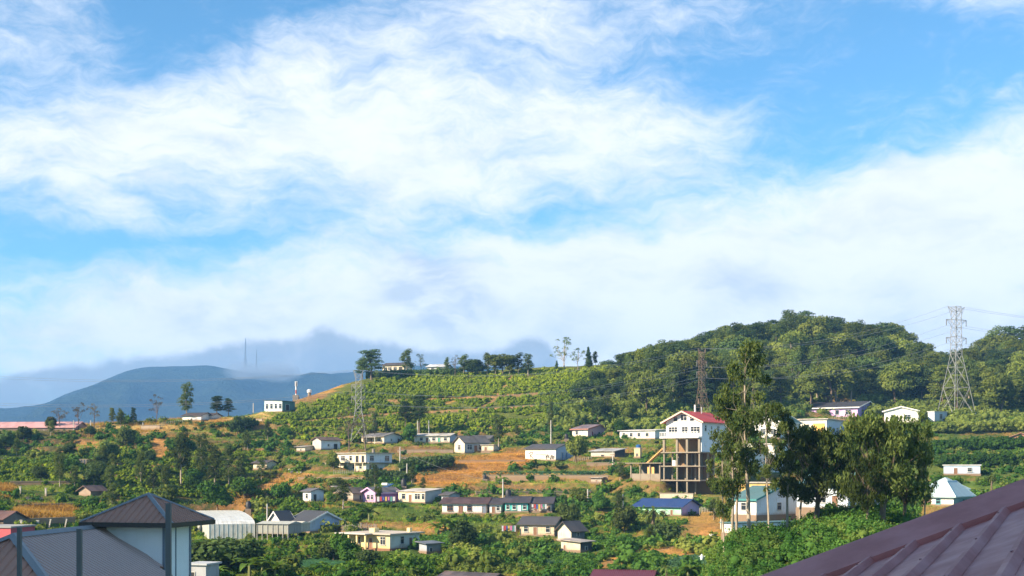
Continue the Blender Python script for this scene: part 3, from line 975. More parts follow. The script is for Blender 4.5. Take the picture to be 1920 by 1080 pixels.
H('pavilion_annex', 'pale teal hipped roof rising just behind the white pavilion', 1790, 932, 58, 24, 40, 14, 'hip', 22, (0.74, 0.74, 0.72), (0.38, 0.50, 0.53), (0.3, 0.4, 0.42), [W_('L', .3, 1.2)], Y=196, over=.4, rust=.1, cat='pavilion', pad=False, base_drop=4)
H('pale_blue_shed', 'long pale blue shed between the hedge terraces and the pavilion', 1838, 890, 66, 22, 16, 17, 'flat', 0, (0.48, 0.58, 0.72), (0.56, 0.56, 0.55), (0.44, 0.42, 0.40), [D_('L', .3, 1.0), W_('L', .7, 1.2)], over=.2, depth=5, y0=190)
H('rust_roofed_house', 'rusty brown house with open porch on the upper hedge terrace', 1940, 838, 52, 30, 24, 17, 'gx', 9, (0.42, 0.20, 0.13), (0.30, 0.17, 0.12), None, [O_('L', .25, 1.4, .1, 1.7), W_('L', .7, 1.2)], rust=.8, depth=6, y0=200)
H('yellow_stilt_house', 'pale yellow flat-roofed house on stilts, low in the valley', 731, 1031, 78, 56, 36, 28, 'flat', 0, YELL, (0.46, 0.40, 0.33), (0.64, 0.64, 0.58),  # right wall greyed to paint in its shade
  [W_('L', .84, 1.2, .9, 1.4), D_('L', .55, .8), W_('L', .25, 1.0), W_('R', .4, 1.0, 1.0, 1.3), D_('R', .68, .8), D_('R', .82, .8)], extra=stilt_extra, over=.55, base_drop=.3, plinth=BROWNWOOD)
H('blue_grey_shed', 'low blue-grey tin shed right of the yellow stilt house', 800, 1036, 14, 26, 50, 16, 'sx', 2, (0.36, 0.40, 0.44), (0.20, 0.24, 0.28), (0.26, 0.30, 0.36), [O_('R', .3, 1.0, .2, 1.3)], rust=.6)
H('slate_gable_house', 'white house with slate roof and large shade-blue gable', 581, 998, 36, 58, 48, 21, 'gy', 16, (0.78, 0.74, 0.66), (0.075, 0.078, 0.086), (0.44, 0.54, 0.70),  # gable blue is shade painted on a white wall
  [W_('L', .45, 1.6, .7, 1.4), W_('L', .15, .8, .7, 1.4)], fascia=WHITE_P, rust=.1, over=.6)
H('white_gable_wing', 'narrow white gable wing at the left of the slate-roofed house', 527, 993, 22, 24, 40, 16, 'gx', 17, (0.80, 0.76, 0.68), (0.08, 0.083, 0.09), (0.4, 0.46, 0.56), [], fascia=WHITE_P, rust=.1, over=.4)
H('maroon_roof_shed', 'shed with maroon corrugated roof at the bottom edge of the picture', 1218, 1105, 106, 10, 12, 18, 'gy', 10, (0.5, 0.42, 0.36), (0.16, 0.03, 0.05), None, [D_('L', .5)], depth=7, Y=145, rust=.1)
H('brown_roof_shed', 'low brown and grey roofed shed at the bottom edge of the picture', 905, 1112, 92, 52, 30, 18, 'gy', 12, (0.5, 0.36, 0.26), (0.14, 0.115, 0.115), (0.26, 0.30, 0.34), [D_('L', .5), W_('R', .5)], Y=146, rust=.7)
H('white_kiosk', 'small white kiosk with flat roof just behind the near tower', 386, 1090, 36, 12, 16, 30, 'flat', 0, (0.38, 0.39, 0.41), (0.40, 0.42, 0.44), None, [O_('L', .3, .9, .2, 1.3)], Y=142, over=.25, depth=3, cat='kiosk')
H('red_tin_shed', 'red painted tin shed at the far left edge', 20, 1030, 60, 6, 12, 40, 'flat', 0, (0.50, 0.10, 0.12), (0.3, 0.3, 0.3), None, [], Y=150, over=.15, depth=5, cat='shed')
H('rusty_left_shed', 'little dark roofed shed above the red tin shed at left edge', 6, 985, 40, 8, 20, 12, 'gy', 12, (0.2, 0.17, 0.15), (0.22, 0.12, 0.10), None, [O_('L', .5)], depth=5, rust=.8, cat='shed')
H('pink_roofed_row', 'long low building with pink roof on the left ridge', 140, 806, 190, 6, 6, 5, 'gy', 10, (0.44, 0.30, 0.26), (0.52, 0.28, 0.27), None, [W_('L', .6, 1.2, .2, .5), W_('L', .7, 1.2, .2, .5), W_('L', .8, 1.2, .2, .5), W_('L', .9, 1.2, .2, .5)], depth=8, rust=.3, cat='building')
H('white_ridge_shed', 'white shed with dark roof at the foot of the tall ridge tree', 377, 788, 35, 10, 26, 9, 'gy', 5, (0.74, 0.72, 0.68), (0.08, 0.07, 0.065), None, [O_('L', .5, 1.0, .2, 1.0)], depth=5, cat='shed')
H('small_ridge_shed', 'smaller white shed with dark roof next to the ridge shed', 398, 786, 16, 6, 26, 7, 'gy', 4, (0.66, 0.64, 0.62), (0.09, 0.07, 0.06), None, [O_('L', .5, .7, .2, .9)], depth=4, cat='shed')
H('blue_grey_hut', 'small bluish hut with dark roof at the right end of the cream verandah house', 842, 939, 14, 12, 36, 11, 'gy', 4, (0.46, 0.50, 0.56), (0.12, 0.12, 0.12), (0.4, 0.44, 0.5), [O_('L', .5, .7, .3, 1.2)], depth=3.5, cat='hut')
H('brown_hut', 'brown-roofed hut hidden among the trees above the near tower', 170, 930, 22, 10, 30, 10, 'gx', 8, (0.34, 0.26, 0.20), (0.20, 0.13, 0.11), None, [], depth=4, rust=.8, cat='hut')
H('pale_hut', 'tiny pale hut on the slope beside the bluish white cottage', 572, 846, 16, 6, 26, 8, 'sy', 2, (0.62, 0.56, 0.46), (0.30, 0.27, 0.24), None, [O_('L', .5, .7, .2, 1.3)], depth=3, cat='hut')
H('tin_lean_to', 'patched tin lean-to behind the rusty brown shack', 640, 925, 14, 12, 40, 9, 'sx', 3, (0.40, 0.38, 0.36), (0.34, 0.34, 0.35), None, [], depth=3, rust=.9, cat='hut')
H('dark_roof_annex', 'low dark-roofed annex behind the grey hip-roofed house', 918, 829, 34, 8, 14, 7, 'gy', 5, (0.36, 0.34, 0.32), (0.17, 0.165, 0.16), None, [], depth=5)
H('terrace_store', 'small weathered store with tin roof on the terrace below the orange field', 1128, 905, 20, 9, 24, 9, 'sy', 2, (0.46, 0.40, 0.33), (0.34, 0.31, 0.28), None, [D_('L', .5, .8, 1.8)], depth=3.5, rust=.8, cat='hut')

# ------------------------------------------------------------------ red-roofed house on a tall concrete frame
def red_house():
    th = R(36)
    (X, Y, z), dl, dr, L, W = corner_frame(1316, 928, 67, 46, th, Y=247)
    mpp = Y / F
    up = lambda py: (928 - py) * mpp
    root = empty('red_roofed_house', (X, Y, z), math.pi / 2 - th)
    tag(root, 'white house with red roof and balcony raised on a tall unfinished concrete frame', 'house')
    PADS.append((X + dl[0] * L / 2 + dr[0] * W / 2, Y + dl[1] * L / 2 + dr[1] * W / 2, dl, dr, L / 2 + 1, W / 2, z))
    BOXES.append((1240, 1362, 770, 928, Y))
    white = wall_mat((0.80, 0.77, 0.72), 0.2)
    bluew = wall_mat((0.66, 0.70, 0.76), 0.2)  # bluish copy of the white wall, shade painted in
    zf, ze, zr = up(819), up(789), up(771)
    zb = up(847)
    mb = MB()
    mb.prism([(0, zf), (L, zf), (L, ze), (L / 2, zr + 0.0), (0, ze)], 0, W, 'x')
    me = mb.mesh('upper_wall', [white, bluew])
    for p in me.polygons:
        if abs(p.normal.y) > 0.7 and p.center.y < L / 2:
            p.material_index = 1
    link('wall', me, root)
    lw = MB()
    lw.box(W * .5, 0.3, zb, W, 0.5, zf - 0.23)
    lw.box(0.0, -0.03, zb, W, 0.22, zf - 0.004)
    lw.build('lower_wall', bluew, root)
    rb = MB()
    o, t = 0.8, 0.14
    k = (zr - ze) / (L / 2)
    e = ze - o * k
    rb.prism([(-o, e + .03), (L / 2, zr + .03), (L + o, e + .03), (L + o, e + .03 + t), (L / 2, zr + .06 + t), (-o, e + .03 + t)], -1.0, W + .6, 'x')
    ro = rb.build('roof', roof_mat((0.48, 0.05, 0.035), 0.1, 0.6, axis=0), root)
    fb = MB()
    for a, b, za, zb_ in ((-o, L / 2, e, zr), (L / 2, L + o, zr, e)):
        fb.prism([(a, za - .12), (b, zb_ - .12), (b, zb_ + t + .05), (a, za + t + .05)], -1.06, -1.003, 'x')
    fb.build('fascia', wall_mat((0.72, 0.55, 0.44), 0.2), ro)
    # openings
    h1 = zf + 0.3
    openings(root, [('L', 'w', .2, 1.9, zf + .75, 1.3), ('L', 'w', .53, 1.3, zf + .75, 1.3), ('L', 'w', .82, 2.0, zf + .75, 1.3),
                    ('L', 'w', .5, 1.3, ze + .15, 1.1), ('L', 'w', .27, .9, ze + .02, .8), ('L', 'w', .73, .9, ze + .02, .8),
                    ('R', 'w', .14, .8, zf + 1.2, 1.1), ('R', 'w', .38, .5, zf + 1.6, .6), ('R', 'w', .65, 1.0, zf + 1.2, 1.1),
                    ('R', 'w', .15, .7, zb + 1.2, 1.0), ('R', 'w', .55, .8, zb + 1.2, 1.0), ('R', 'w', .85, .8, zb + 1.2, 1.0)], W, L, 3, WHITE_P, 1.0)
    # balcony
    b = MB()
    b.box(-1.5, 0.0, zf - .22, W, L + .7, zf - 0.01)
    b.build('balcony_slab', white, root)
    rl = MB()
    rl.box(-1.5, 0.05, zf + .95, -1.4, L + .7, zf + 1.05)
    rl.box(-1.5, 0.05, zf + .02, -1.4, L + .7, zf + .12)
    rlo = rl.build('balcony_rail', WHITE_P, root)
    n = 26
    bm = MB()
    bm.box(-1.47, -.05, 0, -1.42, .05, .83)
    base = bm.mesh('baluster', WHITE_P)
    for i in range(n):
        q = link('baluster', base, rlo)
        q.location = (0, 0.15 + (L + .45) * i / (n - 1), zf + .12)
    # concrete frame
    for py, x1 in ((847, W), (873, W * .8), (900, W * .55)):
        zz = up(py)
        s_ = MB()
        s_.box(-1.2, -.25, zz - .22, x1, L + .6, zz - .002)
        s_.build('floor_slab', CONCRETE, root)
    levels = [(up(930) - 1, up(900) - .225), (up(900), up(873) - .225), (up(873), up(847) - .225), (up(847), zf - .225)]
    xs = [-.8, W * .25, W * .5]
    ys = [0.02, L * .34, L * .62, L - .1]
    for li, (a, b_) in enumerate(levels):
        for xi, x in enumerate(xs):
            for yi, y in enumerate(ys):
                if li == 0 and (xi == 2 or yi == 0):
                    continue
                if li == 3 and xi > 0:
                    continue
                w = .13 if li < 3 else .22
                c_ = MB()
                c_.box(x - w, y - w + .1, a, x + w, y + w + .1, b_)
                c_.build('column', CONCRETE, root)
    # earth-coloured wall at the back of the open floors, stair, water drum
    bw = MB()
    bw.box(W * .52, 0.52, up(930), W * .52 + .2, L + .3, zf - .3)
    bw.build('back_wall', wall_mat((0.26, 0.16, 0.08), 0.7), root)
    dr_ = MB()
    dr_.tube([(0.4, L * .78, up(873)), (0.4, L * .78, up(873) + 1.1)], .5, 12)
    dr_.build('drum', WHITE_P, root)
    st = MB()
    for i in range(14):
        a = L + .75
        zz = up(857) - 1.0 + i * .24
        st.box(1.0 + i * .0, a + (14 - i) * .30, zz - .28, 2.2, a + (15 - i) * .30, zz)
    st.build('outside_stair', wall_mat((0.60, 0.36, 0.14), 0.5), root)
    ch = MB()
    ch.box(W * .42, L * .48, zr - .2, W * .42 + .25, L * .48 + .25, zr + 1.6)
    ch.build('chimney', WHITE_P, ro)
    ch = MB()
    ch.bar((W * .55, L * .4, zr - .4), (W * .55, L * .4, zr + 1.2), .12)
    ch.bar((W * .55, L * .4, zr + 1.1), (W * .7, L * .48, zr - .2), .12)
    ch.build('roof_bracket', WHITE_P, ro)


red_house()


def simple_thing(name, label, cat, loc, rz=0.0, group=None):
    return tag(empty(name, loc, rz), label, cat, group)


def unfinished():
    th = R(36)
    (X, Y, z), dl, dr, L, W = corner_frame(1238, 902, 56, 20, th, Y=252)
    h = 33 * Y / F
    r = simple_thing('unfinished_building', 'unfinished open concrete building with flat slab left of the tall frame', 'building', (X, Y, z), math.pi / 2 - th)
    PADS.append((X + dl[0] * L / 2 + dr[0] * 2, Y + dl[1] * L / 2 + dr[1] * 2, dl, dr, L / 2, 3, z))
    BOXES.append((1180, 1248, 865, 900, Y))
    m = MB(); m.box(-.7, -.6, h, 5.5, L + .9, h + .16); m.build('roof_slab', CONCRETE, r)
    m = MB(); m.box(0, .3, -1.5, .2, L - .3, h * .42); m.build('low_wall', CONCRETE, r)
    m = MB(); m.box(4.6, 0, -1, 4.8, L, h - .01); m.build('back_wall', CONCRETE_D, r)
    for y in (.0, L * .33, L * .66, L - .25):
        m = MB(); m.box(-.05, y, -1.5, .22, y + .25, h); m.build('column', CONCRETE, r)
    m = MB(); m.box(.25, L * .22, .3, .3, L * .45, h * .8); m.build('ochre_panel', wall_mat((0.62, 0.38, 0.14), .5), r)


unfinished()


def greenhouse():
    th = R(18)
    (X, Y, z), dl, dr, L, W = corner_frame(392, 1011, 33, 86, R(72), Y=205)
    # long side runs to the right
    th = R(72)
    r = simple_thing('polytunnel', 'long white polythene greenhouse with curved roof behind the near tower', 'greenhouse', (X, Y, z), math.pi / 2 - th)
    PADS.append((X + dl[0] * L / 2 + dr[0] * W / 2, Y + dl[1] * L / 2 + dr[1] * W / 2, dl, dr, L / 2, W / 2, z))
    BOXES.append((357, 480, 965, 1010, Y))
    h, top = 28 * Y / F, 15 * Y / F
    pl, t, b = new_mat('polythene')
    tc = t.node('ShaderNodeTexCoord').outputs['Object']
    t.l.new(t.mix(t.rng(t.noise(tc, .8, 5), .4, .7), (0.62, 0.63, 0.60), (0.46, 0.46, 0.42)), b.inputs['Base Color'])
    b.inputs['Roughness'].default_value = 0.35
    prof = [(0, -.5), (L, -.5), (L, h)] + [(L / 2 + L / 2 * math.cos(a), h + top * math.sin(a)) for a in np.linspace(0, math.pi, 11)[1:-1]] + [(0, h)]
    m = MB(); m.prism(prof, 0, W, 'x'); m.build('cover', pl, r)
    n = 11
    arc = [(L / 2 + (L / 2 + .03) * math.cos(a), h + (top + .03) * math.sin(a)) for a in np.linspace(0, math.pi, 11)]
    m = MB(); m.tube([(0, L + .03, -.5)] + [(0, p, q) for p, q in arc] + [(0, -.03, -.5)], .022, 4)
    me = m.mesh('hoop', plain('hoop_pale', (0.5, 0.5, 0.48), .5))
    for i in range(n):
        o = link('hoop', me, r)
        o.location = (W * i / (n - 1), 0, 0)
    # a dull mesh shed at its end
    for (pc, wl, wr, py, hp, lab, cc) in ((540, 58, 12, 1004, 22, 'greyish net-covered crop shed right of the polytunnel', (0.30, 0.31, 0.28)), (558, 44, 5, 1001, 19, 'pale open crop shed in front of the slate-roofed house', (0.50, 0.47, 0.38))):
        th2 = R(16)
        (X, Y, z), dl, dr, L2, W2 = corner_frame(pc, py, wl, wr, th2, Y=202 if pc == 540 else 206, depth=5)
        r2 = simple_thing('crop_shed', lab, 'shed', (X, Y, z), math.pi / 2 - th2)
        BOXES.append((pc - wl, pc + wr, py - hp, py, Y))
        hh = hp * Y / F
        m = MB(); m.box(.06, .06, .2, W2 - .06, L2 - .06, hh - .1); m.build('net', wall_mat(cc, .6), r2)
        m = MB(); m.prism([(-.2, hh - .09), (W2 / 2, hh + .3), (W2 + .2, hh - .09)], -.2, L2 + .2, 'y'); m.build('roof', wall_mat(tuple(q * 1.2 for q in cc), .4), r2)
        pm = MB(); pm.box(-.05, -.05, -1.2, .05, .05, hh)
        me = pm.mesh('post', METAL)
        for i in range(7):
            o = link('post', me, r2); o.location = (0, L2 * i / 6, 0)


greenhouse()


# ------------------------------------------------------------------ pylons, poles, masts, wires
def lattice(name, label, px, py, h, wb, waist, ww, arms, Y=None, mat=METAL, t=.1, y0=190, cat='pylon', rz=.3):
    X, Yh, z = hit(px, py, y0) if Y is None else ((px - 960) / F * Y, Y, None)
    if z is None:
        z = CZ + (HZ - py) / F * Yh
    r = simple_thing(name, label, cat, (X, Yh, z - .3), rz)
    def half(zz):
        return np.interp(zz, [0, waist, h], [wb / 2, ww / 2, ww / 2 * .85])
    for sx_ in (-1, 1):
        for sy_ in (-1, 1):
            m = MB()
            m.tube([(sx_ * half(q), sy_ * half(q), q) for q in (0, waist * .5, waist, h)], t * .75, 4)
            m.build('leg', mat, r)
    lv = [0]
    while lv[-1] < h - .5:
        lv.append(min(h, lv[-1] + max(1.1, half(lv[-1]) * 2.3)))
    m = MB()
    for a, b in zip(lv[:-1], lv[1:]):
        ha, hb = half(a), half(b)
        ca = [(-ha, -ha), (ha, -ha), (ha, ha), (-ha, ha)]
        cb = [(-hb, -hb), (hb, -hb), (hb, hb), (-hb, hb)]
        for i in range(4):
            j = (i + 1) % 4
            m.bar((*ca[i], a), (*cb[j], b), t * .62)
            m.bar((*ca[j], a), (*cb[i], b), t * .62)
            m.bar((*cb[i], b), (*cb[j], b), t * .62)
    tag(m.build('bracing', mat, r), kind='stuff')
    tips = []
    for (za, wa, style) in arms:
        for s in (-1, 1):
            m = MB()
            hh = half(min(za, h))
            tip = Vector((s * wa, 0, za + (1.2 if style == 'v' else 0)))
            for sy_ in (-1, 1):
                m.bar((s * hh, sy_ * hh, za), tip, t * .7)
                m.bar((s * hh, sy_ * hh, za - 1.5), tip, t * .7)
                for q in (.35, .7):
                    a = Vector((s * hh, sy_ * hh, za)).lerp(tip, q)
                    b = Vector((s * hh, sy_ * hh, za - 1.5)).lerp(tip, q)
                    m.bar(a, b, t * .5)
            m.build('cross_arm', mat, r)
            if style != 'v':
                ins = MB()
                ins.tube([tip, tip - Vector((0, 0, 1.7))], .11, 6)
                ins.build('insulator', METAL_D, r)
                tips.append(tip - Vector((0, 0, 1.7)))
            else:
                tips.append(tip)
    bpy.context.view_layer.update()
    mw = Matrix.Translation(r.location) @ Matrix.Rotation(rz, 4, 'Z')
    BOXES.append((px - 14, px + 14, py - h * F / Yh * .97, py - 22, Yh))
    return [mw @ v for v in tips], r


TA, pa = lattice('transmission_pylon', 'large steel lattice pylon rising in front of the forest at right', 1793, 783, 31.5, 7.6, 18.0, 2.2, [(30.3, 2.9, 'v'), (27.8, 3.4, 'h'), (22.8, 3.4, 'h')], t=.105, mat=METAL, rz=.35)
TB, pb_ = lattice('transmission_pylon', 'slim rusty pylon between the trees behind the red roof', 1316, 790, 19.5, 3.6, 10.0, 1.3, [(19.2, 1.3, 'v'), (17.0, 1.7, 'h'), (14.0, 1.7, 'h')], t=.058, rz=.5,
                 mat=plain('rusty_steel', (0.30, 0.20, 0.14), .7, .2))
TC, pc_ = lattice('transmission_pylon', 'grey lattice pylon standing in the tea field beside a bare tree', 672, 829, 17.8, 4.2, 9.0, 1.5, [(17.6, 1.3, 'v'), (15.0, 1.7, 'h'), (12.0, 1.7, 'h')], t=.07, rz=.2, mat=METAL)
WIRE = plain('wire', (0.30, 0.30, 0.31), .5, .4)


def wire(a, b, sag, label, group, r=.027):
    m = MB()
    a, b = Vector(a), Vector(b)
    n = 20
    m.tube([Vector((0, 0, 0)) + (b - a) * (i / n) - Vector((0, 0, sag * 4 * (i / n) * (1 - i / n))) for i in range(n + 1)], r, 3)
    o = m.build('power_line', WIRE)
    o.location = a
    tag(o, label, 'power line', group)


order = lambda tips: tips
for i in range(6):
    pos = ('top', 'middle', 'bottom')[i // 2] + ('-arm left', '-arm right')[i % 2]
    wire(TA[i], TB[i], 3.5, pos + ' power line between the large pylon and the slim rusty pylon', 'lines from large to slim pylon')
    wire(TB[i], TC[i], 4.0, pos + ' power line between the slim pylon and the tea-field pylon', 'lines across the tea hill')
    off = TA[i] + Vector((120, 70, 4))
    wire(TA[i], off, 3.0, pos + ' power line from the large pylon out of the picture at right', 'lines right of the large pylon')
    if i < 4:
        wire(TC[i], Vector((-190, 300, TC[i].z + 4 - i)), 5.0, pos + ' power line from the tea-field pylon across the blue mountain', 'lines over the left ridge')

POLEC = wall_mat((0.50, 0.47, 0.42), .4, 'pole_concrete')
POLES = [(1033, 836, 48, 'bare concrete pole beside a palm-like tree in front of the forest'), (943, 948, 50, 'thin pole rising behind the white row house'), (1102, 948, 30, 'short pale pole right of the crop terraces'),
         (1149, 886, 40, 'slim pole right of the sheet-roofed shed'), (763, 893, 22, 'short pale post right of the two-storey house'), (750, 884, 46, 'slim tall pole just beside the two-storey house'),
         (804, 815, 26, 'thin pole by the dark conifers'), (783, 820, 30, 'thin pole at the foot of the dark conifers'), (501, 980, 34, 'dark thin pole above the slate-roofed house'), (268, 806, 14, 'short pale pillar on the yellow ridge'),
         (475, 762, 22, 'thin pole on the ridge left of the teal building'), (1168, 960, 32, 'weathered pole left of the blue-roofed house'), (138, 806, 18, 'thin post at the end of the pink roof'), (170, 806, 18, 'thin post on the left ridge among brown trees'),
         (1352, 992, 18, 'short white post on the orange bank by the eucalyptus')]
for (px, py, hp, lab) in POLES:
    X, Y, z = hit(px, py, 160)
    h = hp * Y / F
    r = simple_thing('utility_pole', lab, 'pole', (X, Y, z - .3))
    m = MB(); m.tube([(0, 0, -.4), (0, 0, h + .3)], [.17, .11], 8); m.build('shaft', POLEC, r)
    if hp > 28:
        m = MB(); m.box(-.6, -.06, h - .5, .6, .06, h - .38); m.build('cross_arm', BROWNWOOD, r)


PT = {}
for (px, py, hp, lab) in POLES:
    X, Y, z = hit(px, py, 160)
    PT[px] = Vector((X, Y, z + hp * Y / F - .6))
for a, b, lab in ((943, 1102, 'thin low wire from the row house pole to the short pale pole'), (1102, 1149, 'thin low wire between the short pale pole and the shed pole'), (750, 943, 'thin low wire from the two-storey house pole to the row house pole'), (783, 804, 'short wire between the two poles by the conifers')):
    wire(PT[a], PT[b], 1.2, lab, None, .02)


def mast(px, py, h, label, Y=None):
    X, Yh, z = hit(px, py, 250)
    r = simple_thing('telecom_mast', label, 'mast', (X, Yh, z - .3))
    redp = plain('red_paint', (0.45, 0.10, 0.07), .6)
    for i in range(5):
        m = MB(); m.tube([(0, 0, h * i / 5), (0, 0, h * (i + 1) / 5)], .22, 8); m.build('section', redp if i % 2 == 0 else WHITE_P, r)
    for a in (0, 2.1, 4.2):
        m = MB(); m.box(.3 * math.cos(a) - .14, .3 * math.sin(a) - .14, h * .8, .3 * math.cos(a) + .14, .3 * math.sin(a) + .14, h * 1.05); m.build('antenna_panel', WHITE_P, r)
    m = MB(); m.box(-.9, -.9, -.5, .9, .9, 2.0); m.build('equipment_cabin', CONCRETE_D, r)


mast(555, 748, 6.0, 'red and white telecom mast beside the teal building')
X, Y, z = hit(580, 742, 250)
r = simple_thing('tank_tower', 'small white tank on a stub on the orange slope', 'tank', (X, Y, z))
m = MB(); m.tube([(0, 0, -.4), (0, 0, 1.0)], .5, 10); m.build('stub', CONCRETE, r)
m = MB(); m.tube([(0, 0, 1.0), (0, 0, 1.8), (0, 0, 2.0)], [.75, .75, .3], 12); m.build('tank', WHITE_P, r)

TANKS = [(757, 916, 1.0, 'black water tank above the purple house', BLACKP), (953, 937, 1.0, 'black water tank behind the teal row house', BLACKP), (466, 958, .9, 'black water tank left of the slate-roofed house', BLACKP),
         (1062, 826, .8, 'black water tank above the graffiti house', BLACKP), (909, 902, .6, 'small dark barrel on the orange terrace', BLACKP)]
for (px, py, s, lab, mt) in TANKS:
    X, Y, z = hit(px, py, 160)
    r = simple_thing('water_tank', lab, 'water tank', (X, Y, z - .1))
    m = MB(); m.tube([(0, 0, .5), (0, 0, .5 + 1.3 * s), (0, 0, .5 + 1.55 * s), (0, 0, .5 + 1.65 * s)], [.62 * s, .62 * s, .35 * s, .2 * s], 14); m.build('tank', mt, r, True)
    m = MB(); m.box(-.6, -.6, -1.2, .6, .6, .5); m.build('stand', CONCRETE_D, r)
# the blue tank on its stand
for o in list(bpy.data.objects):
    if o.name == 'tank_stand':
        m = MB(); m.tube([(.6, .6, 1.95), (.6, .6, 2.9), (.6, .6, 3.1)], [.6, .6, .2], 12); m.build('tank', plain('blue_tank', (0.02, 0.10, 0.30), .4), o)

# scrawled graffiti strokes on the white cottage, painted strokes a few mm proud of the wall
for o in list(bpy.data.objects):
    if o.name == 'white_graffiti_house':
        gm = plain('black_paint', (0.05, 0.045, 0.04), .7)
        wall = [c_ for c_ in o.children if c_.name.startswith('wall')][0]
        Lw = max(v.co.y for v in wall.data.vertices)
        m = MB()
        rr = random.Random(5)
        def stroke(pts, w=.09):
            for (a, b), (c2, d2) in zip(pts[:-1], pts[1:]):
                ln = math.hypot(c2 - a, d2 - b) or 1
                nx, nz = -(d2 - b) / ln * w, (c2 - a) / ln * w
                m.add([(-.006, a + nx, b + nz), (-.006, c2 + nx, d2 + nz), (-.006, c2 - nx, d2 - nz), (-.006, a - nx, b - nz)], [(0, 1, 2, 3)])
        # an R-like flourish, a run of letters and a looping scribble
        f_ = lambda q: Lw * (1 - q)
        stroke([(f_(.10), 1.5), (f_(.19), 2.0), (f_(.25), 1.85), (f_(.22), 1.4), (f_(.16), 1.2), (f_(.21), .9), (f_(.27), .4)], .1)
        stroke([(f_(.16), 1.9), (f_(.17), .5)], .07)
        for q in (.34, .40, .47, .53, .58, .64):
            stroke([(f_(q), 1.5), (f_(q + .02), 1.15), (f_(q + .05), 1.5)], .06)
        for k in range(26):
            q = .66 + rr.random() * .28
            stroke([(f_(q), .2 + rr.random() * .9), (f_(q + .03), .3 + rr.random() * 1.2), (f_(q + .05 * rr.random()), .2 + rr.random())], .06)
        m.build('graffiti', gm, o)

# stone retaining wall with ribs, boundary walls, rocks
def slab_wall(name, label, px0, px1, py, hp, c_, cat='wall', y0=190, thick=.4, ribs=0, yb=None):
    a = Vector(hit(px0, py, y0)); b = Vector(hit(px1, yb or py, y0))
    if abs(a.y - b.y) > 14:
        b = at(px1, yb or py, a.y)
    d_ = b - a
    L_ = math.hypot(d_.x, d_.y)
    h = hp * a.y / F
    r = simple_thing(name, label, cat, a, math.atan2(d_.y, d_.x))
    m = MB(); m.box(0, -thick / 2, -1.5, L_, thick / 2, h); m.build('wall_face', wall_mat(c_, .6), r)
    m = MB(); m.box(-.1, -thick / 2 - .08, h + .002, L_ + .1, thick / 2 + .08, h + .14); m.build('coping', CONCRETE, r)
    if ribs:
        pm = MB(); pm.box(-.12, -thick / 2 - .22, -1.2, .12, -thick / 2 + .02, h); me = pm.mesh('pier', CONCRETE)
        for i in range(ribs):
            o = link('pier', me, r); o.location = (L_ * i / (ribs - 1), 0, 0)
    return r


slab_wall('retaining_wall', 'pale ribbed retaining wall among the shaded trees at left', 137, 188, 872, 10, (0.42, 0.38, 0.33), ribs=11)
slab_wall('retaining_wall', 'weathered concrete retaining wall below the tall concrete frame', 1238, 1300, 941, 13, (0.50, 0.42, 0.32))
slab_wall('boundary_wall', 'low stone wall on the dry yellow ridge', 265, 300, 806, 8, (0.46, 0.36, 0.25))
slab_wall('boundary_wall', 'pale low wall on the ridge left of the teal building', 460, 492, 793, 6, (0.56, 0.44, 0.30))
slab_wall('boundary_wall', 'low pale wall along the terrace left of the orange field', 745, 850, 849, 3, (0.52, 0.40, 0.30))
slab_wall('boundary_wall', 'pale wall line across the shaded bank right of the two-storey house', 752, 842, 862, 2.5, (0.46, 0.44, 0.40))
slab_wall('tin_roof_shelter', 'low shelter with bright tin roof on the left terraces', 48, 80, 938, 4, (0.56, 0.56, 0.54), cat='shelter')
for i, (px, py) in enumerate(((38, 928), (86, 930), (40, 992), (71, 992), (92, 990), (122, 990))):
    X, Y, z = hit(px, py, 180)
    m = MB()
    m.box(-.16, -.16, -.8, .16, .16, 1.35); m.box(-.22, -.22, 1.352, .22, .22, 1.45)
    o = m.build('terrace_pillar', POLEC); o.location = (X, Y, z)
    tag(o, ['tall pale pillar by the small yellow patch at far left', 'tall pale pillar on the left terraces, right of its twin', 'pale pillar below the golden strip, leftmost of four',
            'pale pillar below the golden strip, second of four', 'slim leaning pale post below the golden strip, third of four', 'slim leaning pale post below the golden strip, last of four'][i], 'pillar', 'pillars on the left terraces')
    if i > 3:
        o.rotation_euler = (.0, .2, 0); o.scale = (.6, .6, 1)
for i in range(14):
    px, py = 535 + 32 * rnd.random(), 883 + 4 * rnd.random()
    X, Y, z = hit(px, py, 190)
    m = MB()
    s = .25 + .35 * rnd.random()
    vs = []
    for k in range(12):
        a, e_ = rnd.random() * 6.28, rnd.random() * 1.5
        vs.append(Vector((math.cos(a) * math.cos(e_), math.sin(a) * math.cos(e_), math.sin(e_))) * s * (.8 + .4 * rnd.random()))

    bm_ = bmesh.new()
    for v in vs:
        bm_.verts.new(v)
    bm_.verts.new((0, 0, -.2))
    bmesh.ops.convex_hull(bm_, input=bm_.verts)
    me = bpy.data.meshes.new('rock'); bm_.to_mesh(me); bm_.free(); me.materials.append(wall_mat((0.62, 0.58, 0.50), .4))
    o = link('rock', me); o.location = (X, Y, z); tag(o, 'pale rock in the heap beside the tiny cream hut', 'rock', 'pale rocks by the hut')
